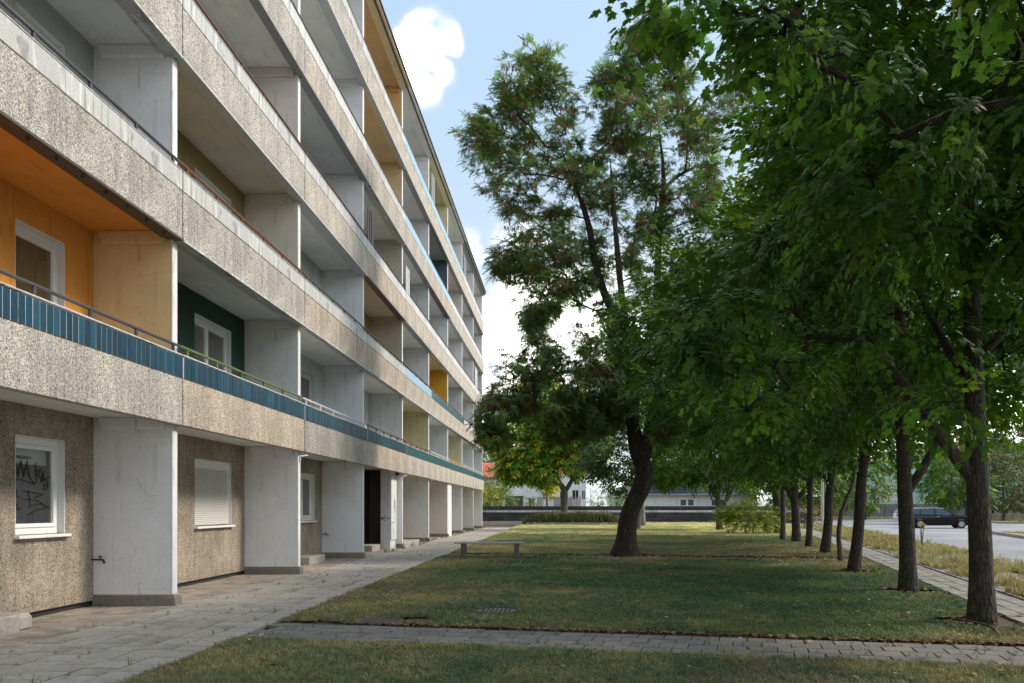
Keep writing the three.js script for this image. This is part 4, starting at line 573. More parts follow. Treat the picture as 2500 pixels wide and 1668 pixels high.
function makeTree(o) {
  const R = rng(o.seed), g = thing(o.name, o.label, o.category || 'tree', [o.stems[0][0][0], 0, o.stems[0][0][2]], o.group), nodes = [], chains = [];
  const nearest = (p, ok) => { let b = -1, bd = 1e9; for (let i = 0; i < nodes.length; i++) { const q = nodes[i]; if (ok && !ok(q)) continue; const dx = p.x - q.p.x, dy = p.y - q.p.y, dz = p.z - q.p.z, D = Math.hypot(dx, dy, dz), c = D * (1 + 0.9 * Math.max(0, -dy / (D + 1e-6)) - 0.25 * (dy > 0 ? dy / (D + 1e-6) : 0)) + 0.25 * q.len * 0; if (c < bd) { bd = c; b = i; } } return b; };
  // stems: given trunk and limbs
  o.stems.forEach((pts, si) => {
    const curve = new THREE.CatmullRomCurve3(pts.map((p) => V(p[0], p[1], p[2])), false, 'centripetal'), n = Math.max(4, Math.round(curve.getLength() / 0.28)), P = curve.getSpacedPoints(n), rad = [];
    const u = []; { let acc = 0; u.push(0); for (let i = 1; i < pts.length; i++) { acc += Math.hypot(pts[i][0] - pts[i - 1][0], pts[i][1] - pts[i - 1][1], pts[i][2] - pts[i - 1][2]); u.push(acc); } for (let i = 0; i < u.length; i++) u[i] /= acc; }
    for (let i = 0; i <= n; i++) { const t = i / n; let k = 0; while (k < u.length - 2 && t > u[k + 1]) k++; rad.push(lerp(pts[k][3], pts[k + 1][3], clamp((t - u[k]) / (u[k + 1] - u[k]))) * Math.min(1, 0.12 + (1 - t) / 0.2)); }
    let par = si ? nearest(P[0]) : -1; const ids = [];
    P.forEach((p, i) => { nodes.push({ p, par, r: rad[i], fixed: true, w: 0, len: p.y }); par = nodes.length - 1; ids.push(par); });
    chains.push({ ids, fixed: true });
  });
  const root = nodes.length; void root;
  const cl = o.clumps.map((c) => ({ c: V(c[0], c[1], c[2]), r: c[3] })), minY = o.attach ?? 1.6;
  cl.forEach((q) => { const i = nearest(q.c, (k) => k.p.y > minY); q.d = i < 0 ? 0 : q.c.distanceTo(nodes[i].p); }); cl.sort((a, b) => a.d - b.d);
  for (const q of cl) {
    const i = nearest(q.c, (k) => k.p.y > minY); if (i < 0) continue; const n = nodes[i], D = q.c.distanceTo(n.p), m = Math.max(2, Math.round(D / 0.4)), toward = q.c.clone().sub(n.p).normalize(), side = V(R() - 0.5, 0, R() - 0.5).multiplyScalar(D * 0.25), ctrl = n.p.clone().addScaledVector(toward, D * 0.45).add(V(0, (o.sag ?? 0.12) * D, 0)).add(side); let par = i; const ids = [i];
    for (let k = 1; k <= m; k++) { const t = k / m, p = n.p.clone().multiplyScalar((1 - t) * (1 - t)).addScaledVector(ctrl, 2 * t * (1 - t)).addScaledVector(q.c, t * t); p.x += (R() - 0.5) * 0.08; p.y += (R() - 0.5) * 0.08; p.z += (R() - 0.5) * 0.08; nodes.push({ p, par, r: 0, w: k === m ? 1 : 0, len: 0 }); par = nodes.length - 1; ids.push(par); }
    q.node = par; q.dir = toward; chains.push({ ids });
  }
  for (let i = nodes.length - 1; i > 0; i--) if (nodes[i].par >= 0) nodes[nodes[i].par].w += nodes[i].w;
  const rt = o.twig ?? 0.009; for (const n of nodes) if (!n.fixed) n.r = rt * Math.pow(Math.max(n.w, 1), 0.43);
  const big = [], small = [];
  chains.forEach((c, ci) => { const pts = c.ids.map((i) => nodes[i].p), rad = c.ids.map((i) => nodes[i].r); if (!c.fixed) rad[0] = Math.min(rad[0], rad[1] * 1.25); if (c.fixed) { rad.forEach((_, k) => { if (ci === 0 && pts[k].y < 0.7) rad[k] *= 1 + (o.flare ?? 0.35) * Math.pow(1 - pts[k].y / 0.7, 2); }); if (ci === 0) { pts[0] = pts[0].clone(); pts[0].y = -0.1; } big.push(tube(pts, rad, o.trunkSeg ?? 14, o.rough ?? 0.09, ci)); } else small.push(tube(pts, rad, rad[1] > 0.04 ? 7 : 4)); });
  part(g, 'trunk', mg(big), o.bark || bark);
  // foliage
  const lists = {}, twigs = [], X = new THREE.Matrix4(), bx_ = V(), by = V(), bz = V(), cen = V(); cl.forEach((q) => cen.add(q.c)); cen.multiplyScalar(1 / Math.max(1, cl.length));
  for (const q of cl) {
    const n = Math.max(2, Math.round(o.per * Math.pow(q.r / 0.55, 2) * (0.7 + 0.6 * R()))), out = q.c.clone().sub(cen).normalize();
    for (let i = 0; i < n; i++) {
      let a = V(R() * 2 - 1, R() * 2 - 1, R() * 2 - 1); while (a.lengthSq() > 1 || a.lengthSq() < 0.05) a = V(R() * 2 - 1, R() * 2 - 1, R() * 2 - 1);
      const p = q.c.clone().add(V(a.x * q.r, a.y * q.r * (o.flat ?? 0.7), a.z * q.r));
      for (const [kind, share, mat, colour, scale, hang] of o.leaves) {
        if (R() > share) continue;
        bx_.copy(a).normalize().addScaledVector(out, 0.7).add(V((R() - 0.5) * 0.8, -0.15 - (hang || 0), (R() - 0.5) * 0.8)).normalize(); by.set((R() - 0.5) * 0.7, 1, (R() - 0.5) * 0.7); if (kind === 'strand' || kind === 'pod') { bx_.set(R() - 0.5, 0, R() - 0.5).normalize(); by.set(0, 1, 0); } bz.copy(bx_).cross(by).normalize(); by.copy(bz).cross(bx_).normalize();
        const s = scale * (0.75 + 0.5 * R()), v = Math.floor(R() * sprays[kind].length), key = kind + v + ':' + mat; X.makeBasis(bx_.clone().multiplyScalar(s), by.clone().multiplyScalar(s), bz.clone().multiplyScalar(s)).setPosition(p); (lists[key] ||= { kind, v, mat, m: [], c: [] }).m.push(X.clone()); lists[key].c.push(colour(R, p));
      }
      if (o.twigs !== false && R() < 0.6) twigs.push(tube([nodes[q.node].p, q.c.clone().lerp(p, 0.55).add(V(0, 0.05, 0)), p], [0.006, 0.004, 0.002], 3));
    }
  }
  if (small.length) { const m = part(g, 'branches', mg([...small, ...twigs]), o.bark || bark); m.userData.kind = 'stuff'; }
  const p0 = g.position; for (const k of Object.values(lists)) {
    const im = new THREE.InstancedMesh(sprays[k.kind][k.v], LM[k.mat], k.m.length), c = new THREE.Color(); k.m.forEach((m, i) => { m.elements[12] -= p0.x; m.elements[13] -= p0.y; m.elements[14] -= p0.z; im.setMatrixAt(i, m); im.setColorAt(i, c.setRGB(...k.c[i])); }); im.name = k.kind === 'pod' ? 'seed_pods' : 'crown'; im.userData.kind = 'stuff'; im.castShadow = im.receiveShadow = true; g.add(im);
  }
  return g;
}
const greenVar = (yel) => (R) => { const k = (R() < 0.2 ? 1.75 : 0.65) + 0.5 * R(), y = R() < yel ? 1 : 0; return [k * (y ? 2.3 : 0.85 + 0.4 * R()), k * (y ? 1.45 : 1), k * (0.8 + 0.4 * R())]; };  // some sprays brightened in colour to mimic lit leaf highlights
function ellipsoid(R, n, c, r, low, rc, bias = 0.55) { const l = []; while (l.length < n) { const a = V(R() * 2 - 1, R() * 2 - 1, R() * 2 - 1), L = a.length(); if (L > 1 || L < 0.1) continue; const k = Math.pow(L, bias) / L; const p = V(c[0] + a.x * k * r[0], c[1] + a.y * k * r[1], c[2] + a.z * k * r[2]); if (p.y < low + 0.5 * n2(p.x, p.z, 2, 40)) continue; l.push([p.x, p.y, p.z, rc * (0.75 + 0.5 * R())]); } return l; }
function pixelBlobs(R, list, d, n, depth, rc) { const l = []; for (const [px, py, pr, off = 0] of list) for (let i = 0; i < n; i++) { const a = R() * 6.28, q = pr * Math.sqrt(R()) * 0.8, dd = d + off + (R() + R() - 1) * depth, p = at(px, py, d).add(V((q * Math.cos(a) * d) / F, (q * Math.sin(a) * d) / F, 0)); l.push([p.x, p.y, -dd, rc * (0.75 + 0.5 * R())]); } return l; }

// the old locust in the middle of the lawn
{
  const R = rng(401), z = -25.8, S = (l) => l.map(([x, y, r, dz = 0]) => [x, y, z + dz, r]);
  const up = [[1310, 215, 60], [1250, 300, 65], [1180, 335, 42], [1330, 330, 85], [1260, 420, 70], [1370, 420, 80], [1440, 330, 75], [1430, 440, 65], [1290, 520, 55], [1345, 545, 55], [1490, 290, 65], [1530, 210, 70], [1600, 140, 75], [1640, 90, 55], [1690, 190, 65], [1745, 270, 50], [1560, 330, 60], [1640, 300, 65], [1705, 380, 65], [1745, 450, 50], [1560, 440, 50], [1480, 480, 50], [1640, 500, 60], [1705, 560, 55], [1265, 615, 42], [1235, 655, 26], [1340, 640, 50], [1405, 600, 50], [1330, 720, 52], [1400, 700, 45], [1450, 640, 45], [1310, 765, 30], [1490, 760, 45], [1560, 650, 50], [1610, 740, 65], [1570, 560, 45], [1660, 650, 60], [1580, 850, 60], [1640, 850, 60], [1180, 375, 22], [1260, 245, 40], [1480, 220, 40], [1560, 100, 40], [1600, 65, 45], [1660, 60, 40], [1310, 160, 28]];
  const low = [[1400, 870, 70], [1320, 880, 70], [1250, 925, 68], [1212, 1000, 48], [1190, 1045, 32], [1300, 960, 62], [1380, 960, 62], [1455, 930, 62], [1500, 960, 50], [1420, 1030, 50], [1480, 1015, 45], [1350, 1030, 40], [1540, 870, 45], [1620, 960, 60], [1680, 900, 60], [1640, 1030, 40]];
  makeTree({ name: 'locust_tree', label: 'tall leaning locust tree with brown seed pods, rising from the middle of the lawn', seed: 402, bark: barkRough, rough: 0.26, flare: 0.4, trunkSeg: 22, attach: 3.5, twig: 0.01, per: 20, flat: 0.8, sag: 0.06,
    stems: [S([[1.85, 0, 0.35], [1.9, 0.35, 0.3], [2.02, 1.34, 0.265], [2.38, 2.15, 0.27], [2.47, 2.55, 0.26], [2.24, 3.2, 0.23], [2.08, 4.5, 0.19], [2.12, 5.74, 0.17], [1.9, 7.0, 0.15], [1.4, 7.7, 0.125], [1.05, 8.6, 0.105], [0.7, 10.2, 0.085, 0.3], [0.3, 11.3, 0.065, 0.4], [-0.2, 12.6, 0.045, 0.5]]), S([[2.42, 2.7, 0.2], [2.55, 3.6, 0.18], [2.72, 4.3, 0.15, -0.2], [2.95, 5.5, 0.13, -0.4], [2.92, 8.2, 0.11, -0.5], [2.98, 10, 0.095, -0.5], [3.1, 11.8, 0.075, -0.4], [2.9, 13.6, 0.05, -0.3]]), S([[1.98, 6.4, 0.11], [1.75, 7.8, 0.095, 0.5], [1.55, 9.6, 0.075, 0.8], [1.36, 11.8, 0.05, 1]]), S([[2.1, 4.7, 0.1], [1.3, 5.05, 0.085, 0.5], [0.3, 5.5, 0.06, 0.9], [-0.7, 5.3, 0.04, 1]]), S([[3.0, 11.2, 0.06, -0.4], [3.5, 11.9, 0.05, -0.8], [4.3, 12.4, 0.035, -1]])],
    clumps: [...pixelBlobs(R, up, 25.8, 6, 1.7, 0.5), ...pixelBlobs(R, low, 25.4, 9, 1.5, 0.48)],
    leaves: [['pinnate', 1, 'locust', greenVar(0.05), 1.0], ['pod', 0.34, 'pod', (q) => { const k = 0.6 + 0.8 * q(); return [k, k, k]; }, 1.1]] });
}
// the maple row
const mapleLeaves = (y, s = 1) => [['maple', 1, 'maple', greenVar(y), s]];
const row = [
  // x, depth, trunk radius, crown height, radii, clumps, label
  [4.2, 2.6, 0.17, 7.6, [3.0, 3.4, 3.4], 110, 'maple standing just outside the picture on the right, its leaves hanging in at the top'],
  [4.75, 6.9, 0.17, 6.8, [3.0, 3.4, 3.2], 140, 'second maple just outside the right edge, large leaves filling the top corner'],
  [5.43, 10.9, 0.152, 6.2, [2.8, 3.9, 3.2], 150, 'nearest maple with a thick straight trunk at the right edge of the lawn'],
  [6.11, 14.9, 0.145, 5.9, [2.9, 3.6, 3.3], 150, 'maple with an arm forking off to the right at head height'],
  [6.75, 19.56, 0.135, 5.4, [4.4, 3.3, 3.5], 200, 'maple next to the thin bent sapling, third trunk from the right'],
  [8.55, 27.5, 0.155, 6.4, [4.4, 4.4, 3.8], 170, 'upright maple to the left of the thin bent sapling'],
  [9.2, 31.6, 0.125, 7.0, [4.2, 4.6, 3.8], 150, 'slim maple forking in two high on its trunk'],
  [10.1, 36.5, 0.19, 7.2, [4.4, 4.8, 4.0], 150, 'stout maple whose trunk splits into three boughs'],
  [10.05, 38.6, 0.13, 6.8, [4.0, 4.4, 3.8], 110, 'pale-barked maple half hidden behind the three-boughed one'],
  [12.2, 47.5, 0.25, 7.4, [4.6, 5.0, 4.2], 140, 'thick leaning maple at the right end of the rounded bush'],
];
row.forEach(([x, d, r, ch, rad, n, label], i) => {
  const R = rng(500 + i), c = [x - [0.3, 0.5, 0.25, 0.0, 1.0, 0.6, 0.5, 0.5, 0.5, 0.5][i], ch, -d], lean = [0, 0, -0.25, -0.25, 1.1, 1.0, 0.5, -0.3, 0.2, -0.9][i], z = -d;
  const stems = [[[x, 0, z, r], [x + lean * 0.1, 1, z, r * 0.93], [x + lean * 0.2 - 0.05, 2.2, z + 0.04, r * 0.86], [x + lean * 0.4, 3.6, z - 0.05, r * 0.74], [x + lean * 0.7, 5.5, z, r * 0.55], [x + lean, 8, z + 0.1, r * 0.33], [x + lean, 9.8, z, r * 0.15]]];
  const limb = (y, dx, dy, dz, k0) => { const k = i < 2 ? k0 * 0.45 : k0; stems.push([[x + lean * 0.2, y, z, r * k], [x + dx * 0.3, y + dy * 0.3, z + dz * 0.3, r * k * 0.85], [x + dx * 0.65, y + dy * 0.72, z + dz * 0.6, r * k * 0.6], [x + dx, y + dy, z + dz, r * k * 0.3]]); };
  if (i === 2) { limb(1.75, -1.9, 2.0, 0.4, 0.62); limb(3.4, 1.6, 2.2, 0.4, 0.4); limb(2.9, -1.0, 2.6, -1.4, 0.4); }
  else if (i === 3) { limb(1.7, 1.25, 2.2, -0.1, 0.6); limb(3, -2.4, 1.6, 0.6, 0.5); limb(3.2, 0.3, 2.5, 1.5, 0.4); }
  else if (i === 7) { limb(1.7, -1.5, 2.2, 0.2, 0.75); limb(1.7, 1.2, 1.9, 0.3, 0.65); limb(2.6, -0.3, 2.6, -1.2, 0.5); }
  else if (i === 9) { limb(2.2, 0.8, 2.4, 0.2, 0.5); limb(2.4, -1.6, 1.9, 0.2, 0.5); }
  else { limb(2.3 + R() * 0.6, -1.6 - R(), 1.8 + R(), (R() - 0.5) * 2, 0.5); limb(2.6 + R() * 0.6, 1.4 + R(), 1.9 + R(), (R() - 0.5) * 2, 0.45); limb(3 + R(), (R() - 0.5) * 2, 2, 1.6 * (R() < 0.5 ? -1 : 1), 0.4); }
  const low = i < 2 ? 3.8 : i < 4 ? 3.0 : i < 6 ? 2.6 : 2.4;
  let cl = ellipsoid(R, n, c, rad, low, 0.56);
  const seen = (q) => [1377 + (q[0] * F) / -q[2], 1239.5 - ((q[1] - EYE) * F) / -q[2]];
  if (i === 0) cl = cl.filter((q) => q[1] > 4.6 && (q[2] > -1 || seen(q)[0] > 1950));
  if (i === 1) cl = cl.filter((q) => seen(q)[0] > 1950);
  if (i === 2 || i === 3) cl = cl.filter((q) => { const [u, v] = seen(q); return u > 1880 || v > 520; });
  if (i === 1) cl = cl.concat(pixelBlobs(R, [[1740, -20, 20], [1800, 20, 30], [1840, 60, 30], [1900, 50, 40], [1940, 60, 60], [1660, -25, 10]], 6.2, 3, 0.3, 0.2));
  if (i === 2) cl = cl.concat(pixelBlobs(R, [[1830, 985, 25], [1760, 860, 50], [1860, 880, 50], [1900, 950, 30], [2290, 1000, 20], [1720, 730, 45], [1800, 690, 60], [1780, 790, 50], [1690, 800, 25], [1850, 600, 60], [2000, 860, 60], [2150, 820, 60]], 9.0, 2, 0.5, 0.32));
  makeTree({ name: 'maple_tree', label, seed: 520 + i, group: 'maples in the row along the footpath', bark: i === 8 ? barkGrey : bark, stems, clumps: cl, per: i === 0 ? 9 : i < 5 ? 22 : 16, attach: 2.1, twigs: i < 5, leaves: mapleLeaves(i < 5 ? 0.04 : 0.07, i < 5 ? 1 : 1.2), rough: 0.07, flare: 0.3 });
});
// thin bent sapling between the maples
{ const z = -23.3, R = rng(611); makeTree({ name: 'bent_sapling', label: 'thin sapling with a kinked stem and a side fork', seed: 612, bark: barkGrey, stems: [[[7.68, 0, z, 0.075], [7.62, 0.8, z, 0.07], [7.75, 1.5, z, 0.062], [8.0, 2.1, z, 0.055], [8.05, 2.6, z, 0.05], [7.6, 3.5, z, 0.035], [7.2, 4.6, z, 0.02]], [[8.05, 2.4, z, 0.04], [8.2, 3, z, 0.03], [8.3, 4, z, 0.015]]], clumps: ellipsoid(R, 26, [7.6, 4.3, z], [1.4, 1.4, 1.3], 2.6, 0.45), per: 9, attach: 2.4, twigs: false, leaves: mapleLeaves(0.06), flare: 0.1, trunkSeg: 10 }); }
// many-stemmed maple left of the rounded bush
{ const z = -54.7, x = 10.1, R = rng(621); makeTree({ name: 'multi_stem_tree', label: 'spreading many-stemmed tree in front of the white outbuilding', seed: 622, bark: barkGrey, stems: [[[x, 0, z, 0.2], [x, 1.2, z, 0.19], [x - 0.1, 2.1, z, 0.17], [x, 4, z, 0.12], [x + 0.1, 6.5, z, 0.06]], [[x - 0.05, 2, z, 0.13], [x - 1.1, 3.6, z, 0.1], [x - 2.4, 5.2, z, 0.05]], [[x + 0.2, 1.4, z, 0.13], [x + 0.9, 2.8, z, 0.11], [x + 1.6, 5, z, 0.06]], [[x + 0.4, 1.7, z, 0.1], [x + 0.6, 3, z + 0.3, 0.08], [x + 0.7, 5, z + 0.4, 0.05]]], clumps: pixelBlobs(R, [[1640, 1080, 55], [1720, 1060, 65], [1790, 1080, 60], [1680, 1150, 40], [1840, 1120, 55], [1770, 1150, 35], [1620, 1140, 30], [1700, 990, 60], [1800, 1000, 60], [1620, 1010, 50], [1740, 940, 60]], 54.7, 7, 2.2, 0.75), per: 12, attach: 2.3, twigs: false, leaves: mapleLeaves(0.12, 1.5), flare: 0.2 }); }
// yellowing tree at the end of the lawn
{ const R = rng(631), d = 74, P = (px, py, r) => { const p = at(px, py, d); return [p.x, Math.max(0, p.y), p.z, r]; }; makeTree({ name: 'yellowing_tree', label: 'forked tree with yellowing leaves behind the low planting bed', seed: 632, bark: barkGrey, stems: [[[0, 0, -d, 0.34], P(1377, 1225, 0.31), P(1378, 1200, 0.27), P(1360, 1168, 0.19), P(1353, 1130, 0.15), P(1340, 1060, 0.09), P(1310, 1000, 0.05)], [P(1380, 1200, 0.2), P(1402, 1160, 0.18), P(1412, 1110, 0.14), P(1430, 1040, 0.07)]], clumps: pixelBlobs(R, [[1232, 1080, 26], [1265, 1040, 34], [1250, 1112, 26], [1320, 1050, 38], [1335, 1115, 32], [1285, 1135, 22], [1390, 1070, 38], [1405, 1120, 28], [1440, 1035, 36], [1455, 1095, 30], [1350, 990, 36], [1290, 990, 30], [1400, 1000, 36], [1250, 1140, 14], [1290, 1090, 32], [1360, 1080, 30], [1330, 1150, 16]], d, 12, 2.6, 0.66), per: 19, attach: 2, twigs: false, leaves: [['oval', 1, 'gold', (q) => { const t = q(), k = 0.7 + 0.6 * q(); return t < 0.3 ? [1.35 * k, 1.12 * k, k] : [0.4 * k, 0.72 * k, k]; }, 2.0, 0.3]], flare: 0.25 }); }
// dark trees and a weeping birch behind the locust
{ const R = rng(641), d = 57; makeTree({ name: 'shade_tree', label: 'dark leafy tree whose speckled trunk shows behind the locust', seed: 642, bark: barkPale, stems: [[[5.0, 0, -d, 0.2], [5.1, 1.5, -d, 0.18], [5.3, 3.2, -d, 0.15], [5.1, 6, -d, 0.08], [5.0, 8, -d, 0.04]]], clumps: pixelBlobs(R, [[1480, 1100, 50], [1540, 1060, 55], [1500, 1150, 38], [1565, 1130, 45], [1450, 1130, 34], [1600, 1080, 55], [1620, 1140, 40], [1570, 990, 60], [1500, 1010, 50], [1640, 1010, 50]], d, 7, 2.4, 0.75), per: 12, attach: 2.4, twigs: false, leaves: [['oval', 1, 'dark', greenVar(0.06), 1.4]], flare: 0.15 }); }
{ const R = rng(651), d = 66; makeTree({ name: 'weeping_birch', label: 'weeping birch with hanging strands of leaves between the locust limbs', seed: 652, bark: barkPale, stems: [[[6.2, 0, -d, 0.22], [6.0, 5, -d, 0.17], [5.2, 11, -d, 0.1], [4.6, 17, -d, 0.04]]], clumps: pixelBlobs(R, [[1515, 770, 26], [1500, 820, 28], [1525, 860, 34], [1500, 900, 30], [1535, 930, 36], [1510, 970, 30], [1560, 820, 36], [1580, 900, 40]], d, 7, 1.6, 0.6), per: 9, attach: 5, sag: 0.25, twigs: false, leaves: [['strand', 1, 'birch', greenVar(0.05), 1.4]] }); }

// ---------- shrubs ----------
function makeBush(name, label, category, clumps, mat, kind, per, scale, seed, yel = 0.05, grp) {
  const c = clumps.reduce((a, q) => a.add(V(q[0], 0, q[2])), V()).multiplyScalar(1 / clumps.length);
  return makeTree({ name, label, category, group: grp, seed, bark, stems: [0, 1, 2].map((k) => [[c.x + (k - 1) * 0.12, 0, c.z, 0.03], [c.x + (k - 1) * 0.3, 0.35, c.z, 0.02], [c.x + (k - 1) * 0.5, 0.7, c.z, 0.01]]), clumps, per, attach: 0.1, twig: 0.006, twigs: false, flare: 0, trunkSeg: 6, leaves: [[kind, 1, mat, greenVar(yel), scale]] });
}
const heap = (seed, n, c, r, rc) => { const R = rng(seed); return ellipsoid(R, n, c, r, 0.12, rc, 0.5); };
makeBush('rounded_shrub', 'rounded yellow-green shrub between two trunks at the end of the lawn', 'shrub', heap(701, 90, [10.3, 0.7, -47], [1.65, 0.95, 1.1], 0.4), 'lime', 'oval', 34, 0.55, 702, 0.0);
makeBush('roadside_shrub', 'olive roadside shrub right of the maple trunks', 'shrub', heap(703, 30, [17.4, 0.7, -62], [1.2, 0.9, 1], 0.4), 'sage', 'oval', 12, 0.8, 704, 0.2);
makeBush('garden_bush', 'fresh green bush behind the dark wall next to the building', 'shrub', heap(705, 60, [-7.3, 1.9, -89], [1.9, 1.9, 1.4], 0.55), 'fresh', 'oval', 14, 1.0, 706, 0.1);
makeBush('yellow_bush', 'yellow-leaved bush behind the green garden bush', 'shrub', heap(707, 26, [-8.0, 2.9, -93], [1.2, 1.6, 1], 0.5), 'gold', 'oval', 12, 1.1, 708, 0.3);
makeBush('garden_bush', 'low pale green shrubs along the top of the dark wall', 'shrub', heap(709, 40, [-4.3, 1.5, -90], [1.8, 0.8, 0.9], 0.45), 'fresh', 'oval', 12, 0.8, 710, 0.1);
const ball = (name, label, x, d, y, r, mat, seed) => makeTree({ name, label, seed, bark: barkGrey, stems: [[[x, 0, -d, 0.09], [x, y - r, -d, 0.07], [x, y, -d, 0.05]]], clumps: ellipsoid(rng(seed), 22, [x, y, -d], [r, r * 0.8, r], 0.5, 0.4), per: 13, attach: 1, twigs: false, leaves: [['oval', 1, mat, greenVar(0.1), 0.9]], flare: 0.1, trunkSeg: 8 });
ball('ball_tree', 'left of the two small round-headed garden trees behind the wall', 3.9, 95, 2.2, 0.95, 'fresh', 721);
ball('ball_tree', 'right of the two small round-headed garden trees behind the wall', 5.9, 95, 2.4, 1.0, 'fresh', 722);

// ---------- low planting bed before the wall ----------
{
  const x0 = -3.2, x1 = 4.7, d = 71, R = rng(731), b = thing('planting_bed', 'low bed of drooping shrubs edged with stone before the dark wall', 'planting bed', [(x0 + x1) / 2, 0, -d - 1]);
  for (let i = 0; i < 16; i++) part(b, 'edge_stone', bx(x0 + i * 0.495, x0 + i * 0.495 + 0.48, -0.06, 0.22 + 0.02 * R(), -d - 0.12, -d + 0.1, 0.02), brownMats[i % 3]);
  part(b, 'bed_soil', bx(x0, x1, -0.06, 0.18, -d - 2.4, -d - 0.13), soil);
  const l = []; for (let i = 0; i < 900; i++) { const x = lerp(x0 - 0.1, x1 + 0.2, R()), z = -d - 0.1 - 2.2 * R(), k = 0.6 + 0.8 * R(), t = R(); l.push([x - b.position.x, 0.05 + (0.2 + 0.45 * n2(x * 1.3, z * 1.3, 2, 50)) * R() * 1.3 * sm(-0.1, 1.2, Math.min(x - x0, x1 - x)), z - b.position.z, R() * 6.28, 1 + 0.8 * R(), t < 0.3 ? [0.2 * k, 0.17 * k, 0.08 * k] : [0.1 * k, 0.13 * k, 0.05 * k]]); }
  scatter('foliage', tuftGeo(15, 18, 0.16, 0.42, 0.03), blade, l, { parent: b });
  single('pale_kerb', bx(-8.5, x0 - 0.05, -0.06, 0.13, -83.2, -83.4), M.step, [-6, 0, -83.3], 'pale low kerb at the foot of the dark wall by the building', 'kerb');
}
// ---------- dark block wall with one white course ----------
{
  const d = 85, W = thing('garden_wall', 'long low dark block wall with one white course across the yard end', 'wall', [3, 0, -d]), R = rng(741), dk = [[0.05, 0.045, 0.047], [0.065, 0.06, 0.062], [0.04, 0.037, 0.04]].map((c) => conc(...c)), wh = [[0.62, 0.63, 0.64], [0.52, 0.53, 0.55]].map((c) => conc(...c));
  const rows = [[0, 0.24, 0], [0.255, 0.5, 0], [0.515, 0.76, 0], [0.775, 0.99, 0], [1.005, 1.21, 1], [1.225, 1.4, 0], [1.415, 1.58, 0]];
  part(W, 'wall_core', bx(-9, 24.6, -0.06, 1.57, -d - 0.2, -d - 0.05, 0.004), dk[2]);
  rows.forEach(([a, b, w], r) => { for (let i = 0; i < 40; i++) { const x = -9 + i * 0.84 + (r % 2) * 0.4, n = w ? 2 : 1; for (let k = 0; k < n; k++) part(W, w ? 'white_block' : 'block', bx(x + (k * 0.84) / n, x + ((k + 1) * 0.84) / n - 0.015, a, b, -d - 0.06, -d + 0.02 * R(), 0.01), w ? wh[Math.floor(R() * 2)] : dk[Math.floor(R() * 3)]); } });
  part(W, 'coping', bx(-9.05, 24.7, 1.582, 1.63, -d - 0.24, -d + 0.05, 0.01), conc(0.09, 0.09, 0.095));
  const gp = thing('gate_post', 'slim black gate posts at the wall end beside the building', 'post', [-7.9, 0, -83.6]); part(gp, 'post', mg([bx(-8.1, -8.02, -0.06, 1.65, -83.6, -83.68), bx(-7.86, -7.78, -0.06, 1.65, -83.6, -83.68)]), M.iron); part(gp, 'mesh', mg([0, 1, 2, 3, 4, 5].map((k) => bx(-8.02, -7.86, 0.2 + k * 0.26, 0.22 + k * 0.26, -83.63, -83.65, 0.001))), M.iron);
}
// ---------- houses beyond ----------
const wallW = paint(0.74, 0.75, 0.77), wallG = paint(0.66, 0.7, 0.68), dkGlass = new THREE.MeshPhysicalMaterial({ color: C(0.03, 0.035, 0.04), roughness: 0.08, clearcoat: 1 });
const roofTile = (r, g, b, o = {}) => std(C(r, g, b), { roughness: 0.7, ...o });
function tiled(a, b, c, e, rows, cols, mat, parent, name = 'roof') {   // curved tiles over the quad a-b (eave) to e-c (ridge)
  const P = [], A = V(...a), B = V(...b), Cc = V(...c), E = V(...e), n = B.clone().sub(A).cross(E.clone().sub(A)).normalize(); if (n.y < 0) n.negate();
  const pt = (u, v, h) => A.clone().lerp(B, u).lerp(E.clone().lerp(Cc, u), v).addScaledVector(n, h).toArray();
  const per = 4; for (let r = 0; r < rows; r++) for (let k = 0; k < cols * per; k++) { const u0 = k / (cols * per), u1 = (k + 1) / (cols * per), h0 = 0.035 * Math.abs(Math.sin((k / per) * Math.PI)), h1 = 0.035 * Math.abs(Math.sin(((k + 1) / per) * Math.PI)), v0 = r / rows, v1 = (r + 1) / rows, p = pt(u0, v0, h0 + 0.06), q = pt(u1, v0, h1 + 0.06), s = pt(u1, v1, h1), t = pt(u0, v1, h0), w = pt(u0, v0, h0 - 0.0), z = pt(u1, v0, h1 - 0.0); P.push(p, q, s, p, s, t, w, z, q, w, q, p); }
  return part(parent, name, raw(P), mat);
}
function win(parent, x, y, z, w, h, mat = dkGlass, double = true) { const g = group(parent, 'window', [x, y, z]); part(g, 'frame', mg([bx(x - w / 2, x + w / 2, y - h / 2, y + h / 2, z - 0.06, z + 0.02, 0.01)]), M.pvc); const n = double ? 2 : 1; for (let k = 0; k < n; k++) part(g, 'pane', bx(x - w / 2 + 0.06 + (k * (w - 0.06)) / n, x - w / 2 + ((k + 1) * (w - 0.06)) / n, y - h / 2 + 0.07, y + h / 2 - 0.07, z + 0.021, z + 0.034, 0.003), mat); return g; }
const redRoof = roofTile(0.5, 0.13, 0.065), darkRoof = roofTile(0.045, 0.055, 0.085, { roughness: 0.3 });
